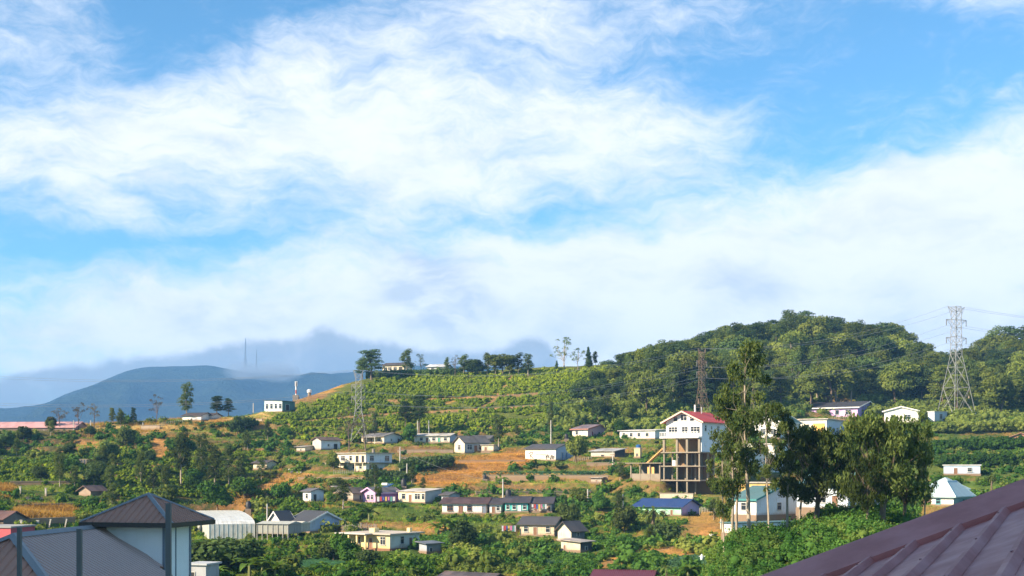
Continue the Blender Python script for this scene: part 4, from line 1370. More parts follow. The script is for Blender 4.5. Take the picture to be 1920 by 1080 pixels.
def stake_fence(label, px0, px1, py0, py1, hp, n, y0=160):
    a, b = Vector(hit(px0, py0, y0)), Vector(hit(px1, py1, y0))
    if abs(a.y - b.y) > 18:
        b = at(px1, py1, a.y)
    d_ = b - a
    r = simple_thing('stake_fence', label, 'fence', a)
    h = hp * a.y / F
    wood = plain('weathered_stakes', (0.34, 0.30, 0.25), .9)
    m = MB(); m.box(-.05, -.05, -.6, .05, .05, h)
    me = m.mesh('stake', wood)
    for i in range(n):
        o = link('stake', me, r)
        q = i / (n - 1)
        X_, Y_ = a.x + d_.x * q, a.y + d_.y * q
        o.location = (X_ - a.x, Y_ - a.y, float(base_height(X_, Y_)) - a.z)
        o.rotation_euler = (rnd.uniform(-.06, .06), rnd.uniform(-.06, .06), rnd.random())
        o.scale = (1, 1, rnd.uniform(.85, 1.15))
    m = MB()
    for k in (.4, .8):
        m.tube([(d_.x * q, d_.y * q, float(base_height(a.x + d_.x * q, a.y + d_.y * q)) - a.z + h * k) for q in np.linspace(0, 1, 12)], .025, 4)
    m.build('rail', wood, r)


stake_fence('grey stake fence right of the slate-roofed house', 642, 706, 998, 996, 12, 22)
stake_fence('thin stake fence along the terrace right of the blue-roofed house', 1312, 1352, 962, 960, 8, 14)
stake_fence('thin stake fence along the yellow ridge', 300, 342, 800, 794, 7, 12, 250)
stake_fence('stake fence below the two-storey house', 626, 662, 890, 890, 7, 10, 190)
stake_fence('thin stake fence beside the graffiti house', 1076, 1108, 866, 864, 8, 9, 190)
stake_fence('thin stake fence in front of the lavender house', 1560, 1640, 788, 787, 6, 20, 230)
for (x0, x1, p0, p1, hp, c_, lab) in ((905, 1140, 896, 893, 4, (0.36, 0.27, 0.17), 'earth retaining wall under the upper crop terrace'), (892, 1108, 928, 925, 4, (0.34, 0.26, 0.17), 'earth retaining wall under the lower crop terrace'),
        (20, 135, 908, 906, 4, (0.26, 0.20, 0.14), 'dark terrace wall behind the two tall pale pillars'), (35, 140, 950, 948, 3.5, (0.30, 0.23, 0.15), 'terrace wall above the golden strip'), (30, 140, 979, 978, 3.5, (0.30, 0.24, 0.17), 'terrace wall below the golden strip'),
        (205, 300, 846, 843, 3, (0.30, 0.22, 0.14), 'thin terrace wall on the upper left slope'), (220, 330, 872, 869, 3, (0.30, 0.22, 0.14), 'thin terrace wall on the middle left slope'), (560, 680, 902, 900, 3.5, (0.36, 0.26, 0.15), 'earth bank wall below the two-storey house'),
        (860, 985, 868, 866, 3, (0.46, 0.25, 0.09), 'low step wall across the orange field'), (1100, 1170, 872, 870, 3, (0.30, 0.24, 0.17), 'low terrace wall below the sheet shed')):
    slab_wall('terrace_wall', lab, x0, x1, p0, hp, c_, yb=p1, y0=180)


def laundry(label, px0, px1, py, y0=160):
    a, b = Vector(hit(px0, py, y0)), Vector(hit(px1, py, y0))
    b.y = a.y + .4
    b.x = (px1 - 960) / F * b.y
    d_ = b - a
    r = simple_thing('clothes_line', label, 'clothes line', a)
    for e_ in (Vector((0, 0, 0)), Vector((d_.x, d_.y, 0))):
        m = MB(); m.tube([e_ - Vector((0, 0, .5)), e_ + Vector((0, 0, 1.9))], .04, 6); m.build('post', BROWNWOOD, r)
    m = MB(); m.tube([(0, 0, 1.8), (d_.x / 2, d_.y / 2, 1.65), (d_.x, d_.y, 1.8)], .012, 4); m.build('line', WIRE, r)
    cols = [(0.6, 0.6, 0.62), (0.45, 0.06, 0.06), (0.08, 0.15, 0.42), (0.65, 0.45, 0.10), (0.55, 0.2, 0.35), (0.1, 0.3, 0.25)]
    n = 7
    for i in range(n):
        q = (i + .6) / (n + .3)
        w, h_ = rnd.uniform(.25, .5), rnd.uniform(.5, 1.0)
        m = MB(); m.box(d_.x * q - w / 2, d_.y * q - .02, 1.68 - h_, d_.x * q + w / 2, d_.y * q + .02, 1.72)
        m.build('garment', plain('cloth_%d' % i, cols[i % 6], .9), r)


laundry('clothes line with coloured washing before the beige row house', 996, 1026, 964)
laundry('clothes line with washing below the purple house', 706, 742, 948)
laundry('clothes line with washing left of the beige cottage', 940, 968, 1006)
SACK = plain('white_sack', (0.75, 0.75, 0.73), .8)
for i, (px, py, lab) in enumerate(((1337, 1012, 'white plastic crate at the foot of the eucalyptus bank'), (1316, 1054, 'white figure-like scarecrow post in the teal crop field'))):
    X, Y, z = hit(px, py, 150)
    m = MB()
    if i == 0:
        m.box(-.5, -.4, 0, .5, .4, .75); m.box(-.55, -.45, .752, .55, .45, .86)
        o = m.build('crate', SACK); tag(o, lab, 'crate')
    else:
        m.tube([(0, 0, -.3), (0, 0, .5), (0, 0, .9), (0, 0, 1.05)], [.06, .22, .16, .05], 8); m.box(-.4, -.05, .7, .4, .05, .8)
        o = m.build('scarecrow', SACK); tag(o, lab, 'scarecrow')
    o.location = (X, Y, z)

# ------------------------------------------------------------------ near roofs
def near_left():
    phi, c_ = R(6), .54
    y0 = 46.0
    R0 = at(25, 1005, y0)
    root = simple_thing('near_hip_roof_building', 'dark brown metal hip roof of the near building at lower left', 'building', R0, -phi)
    # local: x = fall of the right-hand slope, y = along the ridge
    RB = plain('brown_metal', (0.42, 0.225, 0.165), .65, 0, .3, .6, .15)
    capm = plain('roof_cap', (0.19, 0.20, 0.21), .45, .0, .2)
    hh = 3.7
    le = 9.0
    xc, yc = 3.06, 6.3
    # right slope
    t = .06
    sl = MB()
    for dz, rev in ((0, True), (-t, False)):
        ring = [(0, 0, dz), (0, le, dz), (xc, le, -c_ * xc + dz), (xc, yc, -c_ * xc + dz), (hh, yc, -c_ * hh + dz), (hh, -hh, -c_ * hh + dz)]
        sl.add(ring, [tuple(reversed(range(6))) if rev else tuple(range(6))])
    so = sl.build('right_slope', RB, root)
    n = 44
    rb = MB()
    for i in range(n):
        y = -hh + .1 + (le + hh) * i / n
        x0 = 0 if y > 0 else -y
        x1 = hh if y < yc else xc
        rb.add([(x0, y - .05, -c_ * x0 + .002), (x0, y + .05, -c_ * x0 + .002), (x0, y, -c_ * x0 + .06), (x1, y - .05, -c_ * x1 + .002), (x1, y + .05, -c_ * x1 + .002), (x1, y, -c_ * x1 + .06)],
               [(0, 2, 5, 3), (2, 1, 4, 5)])
    tag(rb.build('sheet_ribs', plain('rib_metal', (0.50, 0.37, 0.33), .5, 0, .1), so), kind='stuff')
    # front hip slope
    fs = MB()
    fs.add([(0, 0, 0), (hh, -hh, -c_ * hh), (-hh, -hh, -c_ * hh)], [(0, 2, 1)])
    fs.add([(0, 0, -t), (hh, -hh, -c_ * hh - t), (-hh, -hh, -c_ * hh - t)], [(0, 1, 2)])
    fo = fs.build('front_slope', RB, root)
    for i in range(-24, 25):
        x = i * .36
        y0_ = -abs(x) - .05
        if -hh - y0_ > -.4:
            continue
        s_ = MB()
        s_.add([(x - .03, y0_, c_ * y0_ + .002), (x + .03, y0_, c_ * y0_ + .002), (x, y0_, c_ * y0_ + .06), (x - .03, -hh, -c_ * hh + .002), (x + .03, -hh, -c_ * hh + .002), (x, -hh, -c_ * hh + .06)],
               [(0, 3, 5, 2), (2, 5, 4, 1), (0, 2, 1), (3, 4, 5)])
        s_.build('seam', RB, fo)
    ls = MB()
    ls.add([(0, 0, 0), (0, le, 0), (-hh, le, -c_ * hh), (-hh, -hh, -c_ * hh)], [(0, 1, 2, 3)])
    ls.build('left_slope', RB, root)
    for a, b in (((0, 0, .03), (0, le, .03)), ((0, 0, .03), (hh, -hh, -c_ * hh + .03)), ((0, 0, .03), (-hh, -hh, -c_ * hh + .03))):
        a, b = Vector(a), Vector(b)
        m = MB()
        d_ = (b - a).normalized()
        s_ = d_.cross(Vector((0, 0, 1))).normalized() * .2
        dn = Vector((0, 0, -.07)) if abs(d_.z) < .01 else Vector((0, 0, -.02))
        u = Vector((0, 0, .09))
        m.add([a - s_ + dn, a + u, a + s_ + dn, b - s_ + dn, b + u, b + s_ + dn], [(0, 1, 4, 3), (1, 2, 5, 4), (0, 2, 1), (3, 4, 5)])
        m.build('ridge_cap', capm, root)
    w = MB()
    w.box(-hh + .5, -hh + .5, -11, hh - .9, yc - .2, -c_ * hh + .1)
    w.build('wall', wall_mat((0.5, 0.5, 0.5), .3), root)
    # tower
    T = 52.6
    th = R(14.6)
    Tp = at(308, 1062, T)
    tw = simple_thing('near_tower', 'square white tower with brown pyramid roof at lower left', 'tower', (Tp.x, Tp.y, 0), math.pi / 2 - th)
    L1, L2 = 2.78, 2.15
    ztop = CZ - (988 - HZ) / F * T
    wm = wall_mat((0.86, 0.86, 0.86), .1)
    m = MB(); m.box(0, 0, -.5, L2, L1, ztop); m.build('wall', wm, tw)
    for a, b, nm in (((-.05, -.05), (.06, .06), 0), ((L2 - .06, -.05), (L2 + .05, .06), 1), ((L2 * .42, -.03), (L2 * .42 + .06, .02), 2)):
        m = MB(); m.box(a[0], a[1], -.4, b[0], b[1], ztop - .01); m.build('corner_trim', plain('trim_dark', (0.16, 0.20, 0.26), .5), tw)
    o = .78
    ez = CZ - (980.5 - HZ) / F * (T - .8)
    cx, cy_ = L2 / 2, L1 / 2
    ap = Vector((cx, cy_, CZ + (HZ - 927) / F * (T + 1.2)))
    cs = [Vector((-o, -o, ez)), Vector((L2 + o, -o, ez)), Vector((L2 + o, L1 + o, ez)), Vector((-o, L1 + o, ez))]
    m = MB()
    m.add(cs + [ap], [(0, 1, 4), (1, 2, 4), (2, 3, 4), (3, 0, 4), (3, 2, 1, 0)])
    ro = m.build('roof', RB, tw)
    f = MB(); f.box(-o - .04, -o - .04, ez - .2, L2 + o + .04, L1 + o + .04, ez - .004); f.build('fascia', plain('fascia_dark', (0.035, 0.03, 0.028), .4), ro)
    for k in range(4):
        a, b = cs[k], cs[(k + 1) % 4]
        cm = MB()
        d_ = (ap - a).normalized()
        s_ = d_.cross(Vector((0, 0, 1))).normalized() * .12
        cm.add([a - s_, a + Vector((0, 0, .07)), a + s_, ap - s_, ap + Vector((0, 0, .09)), ap + s_], [(0, 1, 4, 3), (1, 2, 5, 4), (0, 2, 1), (3, 4, 5)])
        cm.build('hip_cap', capm, ro)
        L_ = (b - a).length
        ns = int(L_ / .3)
        nrm = (b - a).cross(ap - a).normalized()
        e_ = (b - a).normalized()
        mid = (a + b) / 2
        for i in range(1, ns):
            q = i / ns
            p0 = a.lerp(b, q)
            v = (ap - mid)
            ln = 1 - abs(2 * q - 1)
            p1 = p0 + v * ln * .97
            sm = MB()
            w_ = e_ * .025
            sm.add([p0 - w_ + nrm * .002, p0 + w_ + nrm * .002, p0 + nrm * .05, p1 - w_ + nrm * .002, p1 + w_ + nrm * .002, p1 + nrm * .05], [(0, 2, 5, 3), (2, 1, 4, 5), (0, 1, 2)])
            sm.build('seam', RB, ro)
    BOXES.append((0, 380, 1000, 1400, 44))


near_left()


def near_right():
    # low-pitched metal roof with raised ribs; the cap flashing runs up to the right at about 5.5 m
    D = 5.5
    A = at(1330, 1166, D)
    hdir = Vector((1, 0, .368)).normalized()
    d = Vector((-1, -2.03, -.164)).normalized()
    nrm = hdir.cross(d).normalized()
    if nrm.z < 0:
        nrm = -nrm
    root = simple_thing('near_metal_roof', 'mauve brown ribbed metal roof with wide cap flashing, lower right foreground', 'roof', A)
    MM, t, b = new_mat('mauve_metal')
    tc = t.node('ShaderNodeTexCoord').outputs['Object']
    n1 = t.noise(tc, 3.0, 6, .65)
    n2 = t.noise(tc, 60.0, 3, .6)
    base = t.mix(t.rng(n1, .35, .7), (0.480, 0.165, 0.145), (0.380, 0.135, 0.120))
    base = t.mix(t.rng(n2, .68, .80, 0, .35), base, (0.25, 0.19, 0.19))
    t.l.new(base, b.inputs['Base Color'])
    t.put(b.inputs['Roughness'], t.rng(n1, .3, .7, .42, .60))
    b.inputs['Specular IOR Level'].default_value = .3
    Lh = 3.1
    Lw = 3.6
    m = MB()
    e = nrm * .01
    m.add([-d * .12, hdir * Lh - d * .12, hdir * Lh + d * Lw, d * Lw], [(0, 1, 2, 3)])
    m.add([-nrm * .03, hdir * Lh - nrm * .03, hdir * Lh + d * Lw - nrm * .03, d * Lw - nrm * .03], [(3, 2, 1, 0)])
    m.build('sheet', MM, root)
    # ribs
    x_at = lambda px: ((px - 960) / F * D - A.x) / hdir.x
    sp = x_at(1720) - x_at(1636)
    s0 = x_at(1636)
    w1, w2, hh = .025, .011, .030
    rm = MB()
    a, b_ = Vector((0, 0, 0)) + d * .0, d * Lw
    side = hdir
    prof = [(-w1, 0.001), (-w2, hh), (w2, hh), (w1, 0.001)]
    P0 = [side * p + nrm * q + d * .02 for p, q in prof]
    P1 = [side * p + nrm * q + d * Lw for p, q in prof]
    rm.add(P0 + P1, [(0, 1, 5, 4), (1, 2, 6, 5), (2, 3, 7, 6), (0, 3, 2, 1), (4, 5, 6, 7)])
    me = rm.mesh('rib', MM)
    for i in range(-5, 12):
        s = s0 + i * sp
        if 0.05 < s < Lh - .05:
            o = link('rib', me, root)
            o.location = hdir * s
    # cap: a wide folded flashing standing above the ribs
    cap = MB()
    lift = nrm * .036
    upv = Vector((0, 0, 1))
    q0 = lift + d * .06 - Vector((0, 0, .012))
    top = lift + Vector((0, .26, .042))
    back = lift + Vector((0, .45, .0))
    lip = q0 - nrm * .022 + d * .004
    prof = [lip, q0, top, back]
    n = len(prof)
    vs = [p for p in prof] + [p + hdir * Lh for p in prof]
    cap.add(vs, [(0, 1, 1 + n, n), (1, 2, 2 + n, 1 + n), (2, 3, 3 + n, 2 + n)])
    cap.add([p - nrm * .004 for p in vs], [(n, n + 1, 1, 0), (n + 1, n + 2, 2, 1), (n + 2, n + 3, 3, 2)])
    cap.build('cap_flashing', MM, root)
    bs = MB()
    bs.add([Vector((0, .1, -.02)), hdir * Lh + Vector((0, .1, -.02)), hdir * Lh + Vector((0, 1.6, -1.2)), Vector((0, 1.6, -1.2))], [(0, 3, 2, 1)])
    bs.build('far_slope', MM, root)
    # screw heads along the ribs
    sc = MB()
    for i in range(-5, 12):
        s = s0 + i * sp
        if 0.05 < s < Lh - .05:
            for k in range(4):
                p = hdir * s + d * (.3 + k * .9) + nrm * hh
                sc.tube([p - nrm * .003, p + nrm * .004], .005, 6)
    tag(sc.build('screws', plain('screw_paint', (0.30, 0.14, 0.14), .5), root), kind='stuff')


near_right()

# three slim steel posts of the terrace below the window
for px, py, w, lab in ((36.5, 990, 7.2, 'slim grey steel post at far left, in front of the brown roof'), (149, 993, 8.6, 'slim grey steel post in front of the long brown roof'), (316, 945, 9.2, 'tallest slim grey steel post, in front of the white tower')):
    Yp = 8.5
    p = at(px, py, Yp)
    rad = w / 2 * Yp / F
    m = MB()
    m.box(-rad, -rad, -3.0, rad, rad, 0)
    m.box(-rad * 1.08, -rad * 1.08, .001, rad * 1.08, rad * 1.08, .006)
    m.box(-rad * 3, -rad * 3, -3.02, rad * 3, rad * 3, -3.003)
    o = m.build('steel_post', plain('grey_post_paint', (0.105, 0.125, 0.145), .45, 0, .2))
    o.location = p
    tag(o, lab, 'post', 'slim steel posts')
tz = at(149, 993, 8.5).z - 3.0
m = MB(); m.box(-9, 4, tz - .4, 1, 12, tz - .03); o = m.build('terrace_slab', CONCRETE_D); tag(o, kind='structure')

# unseen blocks added behind and left of the viewpoint to shade the near roofs
def wing(x0, y0, x1, y1, z1, label):
    r = simple_thing('guest_house_wing', label, 'building', (x0, y0, 0))
    m = MB(); m.box(0, 0, 0, x1 - x0, y1 - y0, z1); m.build('wall', wall_mat((0.70, 0.67, 0.62), .2), r)
    m = MB(); m.prism([(-.6, z1 - .02), ((x1 - x0) / 2, z1 + 3), (x1 - x0 + .6, z1 - .02)], -.6, y1 - y0 + .6, 'y'); m.build('roof', roof_mat((0.10, 0.07, 0.07), .2), r)
    for k in range(4):
        for j in range(4):
            w = MB(); w.box(x1 - x0 - .02, 1 + j * (y1 - y0) / 4, 2 + k * 3.6, x1 - x0 + .04, 2.6 + j * (y1 - y0) / 4, 3.8 + k * 3.6); w.build('window', GLASS, r)


wing(-16, -10, -6.5, 2.4, 22, 'unseen tall block added behind the viewpoint to shade the near right roof')
wing(-50, 20, -41, 46, 33, 'unseen tall block added left of the viewpoint to shade the near tower')

# ------------------------------------------------------------------ terrain mesh
PATHS = [[(640, 1000), (700, 985), (760, 988), (840, 1002), (930, 1010)], [(940, 1008), (1040, 1012), (1110, 1000)], [(1120, 1062), (1200, 1040), (1330, 1010)], [(600, 892), (700, 894), (800, 908), (870, 918)],
         [(440, 800), (520, 806), (600, 850), (650, 848)], [(560, 792), (700, 778), (860, 770), (1000, 762)], [(720, 752), (820, 749), (930, 745), (1010, 738)], [(860, 815), (880, 780), (930, 748), (960, 705)], [(830, 968), (1000, 966), (1060, 980)]]


def path_dist(px, py, pl):
    best = np.full(np.shape(px), 1e9)
    for (x0, y0), (x1, y1) in zip(pl[:-1], pl[1:]):
        t_ = np.clip(((px - x0) * (x1 - x0) + (py - y0) * (y1 - y0)) / ((x1 - x0) ** 2 + (y1 - y0) ** 2), 0, 1)
        best = np.minimum(best, np.hypot(px - x0 - t_ * (x1 - x0), py - y0 - t_ * (y1 - y0)))
    return best


def zones(px, py, X, Y):
    """colour of the bare ground, by what grows or lies there, with shade painted in at far left"""
    n = fbm(X / 9, Y / 9, 4)
    n2 = fbm(X / 3.1 + 40, Y / 3.1, 3)
    wx = px + (fbm(X / 5 + 7, Y / 5, 3) - .5) * 40
    wy = py + (fbm(X / 5 + 31, Y / 5 + 9, 3) - .5) * 14
    g1, g2 = np.array((.060, .105, .020)), np.array((.130, .165, .034))
    c = g1 + (g2 - g1) * sstep(.3, .7, n)[..., None]
    soil = np.array((.40, .19, .060))
    s = sstep(.64, .76, n2) * .4
    c = c * (1 - s[..., None]) + soil * s[..., None]
    def ell(cx, cy_, rx, ry, colr, k=1.0, rot=0.0):
        nonlocal c
        a = R(rot)
        dx, dy = wx - cx, wy - cy_
        u = (dx * math.cos(a) + dy * math.sin(a)) / rx
        v = (-dx * math.sin(a) + dy * math.cos(a)) / ry
        m = (1 - sstep(.75, 1.15, np.hypot(u, v))) * k
        c = c * (1 - m[..., None]) + np.array(colr) * m[..., None]
    # plots on the terrace flats: soil, crops, dry grass or green
    z0, _ = smooth_height(X, Y)
    w, lev, fr, q_ = terrace(X, Y, z0)
    cell = np.floor(X / 17 + lev * .37)
    hsh = np.mod(np.sin(lev * 12.9898 + cell * 78.233) * 43758.5453, 1.0)
    pal = np.array([(.08, .135, .024), (.15, .19, .035), (.26, .15, .06), (.06, .12, .026), (.28, .23, .07), (.11, .17, .03), (.10, .16, .03), (.09, .17, .032)])
    plot = pal[(hsh * 8).astype(int) % 8]
    m_ = (w * (1 - sstep(.55, .68, fr)) * .8 * sstep(150, 200, Y))[..., None]
    c = c * (1 - m_) + plot * m_
    OR, BR, DRY, YEL = (.44, .225, .070), (.27, .15, .07), (.42, .29, .11), (.62, .38, .09)
    TEAG = (.13, .15, .03)
    ell(850, 745, 360, 62, TEAG, .9, -6)
    ell(1000, 720, 160, 40, TEAG, .9)
    ell(240, 803, 150, 9, DRY, .9); ell(420, 804, 80, 12, DRY, .7); ell(250, 828, 150, 20, BR, .75); ell(90, 822, 120, 20, (.10, .085, .04), .8); ell(60, 845, 120, 20, (.05, .07, .03), .8)  # far left: dark bank, then the grove's shade painted into the ground
    ell(300, 842, 24, 18, OR, .9, 60); ell(160, 835, 30, 14, OR, .6); ell(415, 790, 60, 10, OR, .8); ell(470, 785, 50, 16, DRY, .9)
    ell(612, 728, 50, 10, OR, .8, -22); ell(570, 745, 40, 12, BR, .8); ell(520, 800, 50, 10, BR, .5)
    ell(850, 748, 130, 5, OR, .6, -3); ell(720, 770, 40, 5, OR, .4)
    ell(885, 880, 100, 22, OR, .9, -14); ell(960, 860, 40, 18, OR, 1.0); ell(820, 897, 60, 12, OR, 1.0)
    ell(1000, 898, 150, 9, (.40, .26, .09), .8); ell(980, 915, 130, 7, BR, .8); ell(1010, 932, 130, 6, (.36, .24, .10), .6)
    ell(540, 905, 60, 22, OR, .75, -10); ell(520, 915, 40, 14, OR, .9); ell(440, 945, 55, 16, OR, .8, -20); ell(420, 920, 30, 14, OR, .6); ell(640, 885, 80, 6, (.2, .24, .05), .6)
    ell(90, 962, 62, 14, YEL, 1.0); ell(5, 922, 18, 14, YEL, .9); ell(60, 940, 50, 8, BR, .5)
    ell(780, 845, 70, 14, BR, .8); ell(700, 833, 60, 5, (.3, .25, .08), .6)
    ell(1320, 978, 60, 20, (.38, .22, .07), .8); ell(1330, 1010, 30, 24, OR, .8); ell(1250, 1035, 50, 8, OR, .9); ell(1160, 1050, 60, 9, OR, .9, -16); ell(1290, 1000, 40, 8, BR, .5)
    ell(600, 1060, 80, 14, (.035, .12, .045), .9); ell(1290, 1058, 45, 16, (.10, .19, .12), .95); ell(1040, 1050, 80, 14, (.07, .17, .04), .8); ell(560, 1035, 70, 14, BR, .6)
    ell(820, 1000, 70, 14, OR, .45); ell(760, 985, 80, 8, OR, .5); ell(690, 990, 20, 14, BR, .8); ell(1110, 962, 30, 8, BR, .5); ell(1130, 828, 60, 8, (.28, .24, .07), .5)
    ell(1560, 792, 90, 6, (.42, .24, .09), .9); ell(1150, 905, 50, 12, OR, .4); ell(1190, 890, 20, 10, OR, .5)
    ell(1840, 905, 80, 14, (.10, .17, .03), .8)
    for pl in PATHS:
        dd = path_dist(px + (wx - px) * .15, py, pl)
        m = (1 - sstep(.7, 1.25, dd / 2.2))[..., None] * .9
        c = c * (1 - m) + np.array((.34, .20, .09)) * m
    return c


def terrain():
    us = np.concatenate([np.linspace(-1.6, -.48, 60)[:-1], np.linspace(-.48, .48, 560), np.linspace(.48, 1.6, 60)[1:]])
    ys = np.concatenate([np.linspace(50, 150, 90)[:-1], np.linspace(150, 440, 420)[:-1], np.linspace(440, 700, 90)])
    U, Yg = np.meshgrid(us, ys)
    Xg = U * Yg
    Z = height(Xg, Yg)
    Z = Z + (fbm(Xg / 2.3, Yg / 2.3, 3) - .5) * .5
    # the outer rim dips under the valley sheet
    nr, nc = Z.shape
    v = np.stack([Xg, Yg, Z], -1).reshape(-1, 3)
    idx = np.arange(nr * nc).reshape(nr, nc)
    q = np.stack([idx[:-1, :-1], idx[:-1, 1:], idx[1:, 1:], idx[1:, :-1]], -1).reshape(-1, 4)
    px = 960 + F * v[:, 0] / v[:, 1]
    py = HZ - F * (v[:, 2] - CZ) / v[:, 1]
    c = zones(px, py, v[:, 0], v[:, 1])
    m, t, b = new_mat('hillside_ground')
    ca = t.node('ShaderNodeAttribute', attribute_name='ground').outputs['Color']
    tc = t.node('ShaderNodeTexCoord').outputs['Object']
    n1 = t.noise(tc, .55, 8, .7)
    n2 = t.noise(tc, 2.6, 6, .7)
    f = t.rng(t.math('ADD', n1, t.math('MULTIPLY', n2, .6)), .58, 1.02)
    gn = t.node('ShaderNodeNewGeometry').outputs['True Normal']
    sz = t.node('ShaderNodeSeparateXYZ')
    t.l.new(gn, sz.inputs[0])
    steep = t.math('MULTIPLY', t.rng(sz.outputs[2], .86, .66), t.rng(n1, .38, .6, .25, .9))
    ca = t.mix(steep, ca, (.20, .115, .055))
    cc = t.mix(1.0, ca, t.mix(f, (.55, .60, .55), (1.35, 1.25, 1.15)), 'MULTIPLY')
    t.l.new(cc, b.inputs['Base Color'])
    b.inputs['Roughness'].default_value = 1.0
    b.inputs['Specular IOR Level'].default_value = .1
    bp = t.node('ShaderNodeBump')
    bp.inputs['Strength'].default_value = .9
    bp.inputs['Distance'].default_value = .5
    t.l.new(t.noise(tc, 1.6, 8, .75), bp.inputs['Height'])
    t.l.new(bp.outputs[0], b.inputs['Normal'])
    me = np_mesh('hillside', v, quads=q, mat=m, smooth=True)
    a = me.attributes.new('ground', 'FLOAT_COLOR', 'POINT')
    a.data.foreach_set('color', np.concatenate([c, np.ones((len(c), 1))], 1).astype(np.float32).ravel())
    o = link('hillside_terrain', me)
    tag(o, kind='structure')
    # valley sheet out to the horizon
    vm = MB()
    vm.add([(-14000, -3000, -1.0), (14000, -3000, -1.0), (14000, 20000, -1.0), (-14000, 20000, -1.0)], [(0, 1, 2, 3)])
    gm, t, b = new_mat('valley_ground')
    tc = t.node('ShaderNodeTexCoord').outputs['Object']
    t.l.new(t.mix(t.rng(t.noise(tc, .02, 8, .65), .35, .65), (.05, .09, .025), (.11, .13, .04)), b.inputs['Base Color'])
    b.inputs['Roughness'].default_value = 1.0
    tag(vm.build('ground', gm), kind='structure')


terrain()


def mountain():
    prof = [(-2200, 860), (-900, 850), (-400, 838), (-200, 812), (0, 784), (60, 772), (120, 750), (180, 720), (240, 692), (280, 685), (330, 687), (390, 684), (430, 692), (480, 702), (560, 709), (620, 703), (660, 698), (740, 690),
            (900, 686), (1150, 700), (1500, 720), (2200, 760), (3600, 850)]
    ridge = 4000.0
    cx = np.linspace(-2200, 3600, 420)
    py = np.interp(cx, *zip(*prof))
    for _ in range(2):
        py = np.convolve(np.pad(py, 2, 'edge'), np.ones(5) / 5, 'valid')
    ks = np.concatenate([np.linspace(0, 1, 46), np.linspace(1, 1.5, 12)[1:]])
    rows = []
    for k in ks:
        Y = 2500 + (ridge - 2500) * k
        X = (cx - 960) / F * ridge
        top = CZ + (HZ - py) / F * ridge
        s = sstep(0, 1, k) ** .9 if k <= 1 else 1 - sstep(1.0, 1.5, k) * .9
        nz = (fbm(X / 420 + 3, np.full_like(X, Y / 420), 5) - .5) * 240 * (k * (1 - k) * 4 if k < 1 else 0) - np.abs(fbm(X / 230 + 8, np.full_like(X, Y / 500), 4) - .5) * 260 * (k * (1 - k) * 4 if k < 1 else 0) + (fbm(X / 90, np.full_like(X, Y / 90), 4) - .5) * 16 * min(1, k * 3)
        rows.append(np.stack([X, np.full_like(X, Y), -3 + (top + 3) * s + nz], -1))
    v = np.array(rows)
    nr, nc = v.shape[:2]
    idx = np.arange(nr * nc).reshape(nr, nc)
    q = np.stack([idx[:-1, :-1], idx[:-1, 1:], idx[1:, 1:], idx[1:, :-1]], -1).reshape(-1, 4)
    m, t, b = new_mat('mountain_forest')
    tc = t.node('ShaderNodeTexCoord').outputs['Object']
    n = t.noise(tc, .03, 8, .7)
    t.l.new(t.mix(t.rng(n, .35, .65), (.020, .036, .026), (.045, .066, .036)), b.inputs['Base Color'])
    b.inputs['Roughness'].default_value = 1.0
    b.inputs['Specular IOR Level'].default_value = 0.0
    bp = t.node('ShaderNodeBump')
    bp.inputs['Strength'].default_value = 1.0
    bp.inputs['Distance'].default_value = 40
    t.l.new(t.noise(tc, .05, 6, .7), bp.inputs['Height'])
    t.l.new(bp.outputs[0], b.inputs['Normal'])
    tag(link('mountain', np_mesh('mountain', v.reshape(-1, 3), quads=q, mat=m, smooth=True)), kind='structure')
    # radio mast on it
    for px, pb_, pt, w, lab in ((460.5, 692, 634, 5.5, 'tall thin radio mast standing in the cloud on the blue mountain'), (481, 690, 656, 2.5, 'shorter faint radio mast beside the tall one on the mountain')):
        Y = 3950
        p = at(px, pb_, Y)
        h = (pb_ - pt) / F * Y
        r = simple_thing('radio_mast', lab, 'mast', p)
        W2 = w / F * Y / 2
        for sx_, sy_ in ((-1, -1), (1, -1), (0, 1)):
            m_ = MB(); m_.tube([(sx_ * W2, sy_ * W2, -20), (sx_ * W2 * .35, sy_ * W2 * .35, h * .55), (sx_ * .4, sy_ * .4, h)], .7, 4); m_.build('leg', METAL_D, r)
        m_ = MB()
        for i in range(12):
            a, b_ = i / 12, (i + 1) / 12
            wa, wb = np.interp([a, b_], [0, .55, 1], [W2, W2 * .35, .4])
            m_.bar((-wa, -wa, a * h), (wb, -wb, b_ * h), .7); m_.bar((wa, -wa, a * h), (-wb, -wb, b_ * h), .7)
            m_.bar((-wb, -wb, b_ * h), (wb, -wb, b_ * h), .7); m_.bar((0, wb, b_ * h), (wb, -wb, b_ * h), .6)
        tag(m_.build('bracing', METAL_D, r), kind='stuff')


mountain()


def haze():
    m = MB()
    m.box(-2600, -400, -4.0, 1900, 4550, 430)
    mat = bpy.data.materials.new('haze_air')
    mat.use_nodes = True
    t = NT(mat.node_tree)
    t.n.clear()
    out = t.node('ShaderNodeOutputMaterial')
    pv = t.node('ShaderNodeVolumePrincipled')
    pv.inputs['Color'].default_value = (.22, .50, .96, 1)
    pv.inputs['Density'].default_value = .00019
    pv.inputs['Anisotropy'].default_value = .0
    t.l.new(pv.outputs[0], out.inputs['Volume'])
    tag(m.build('haze', mat), kind='stuff')


haze()


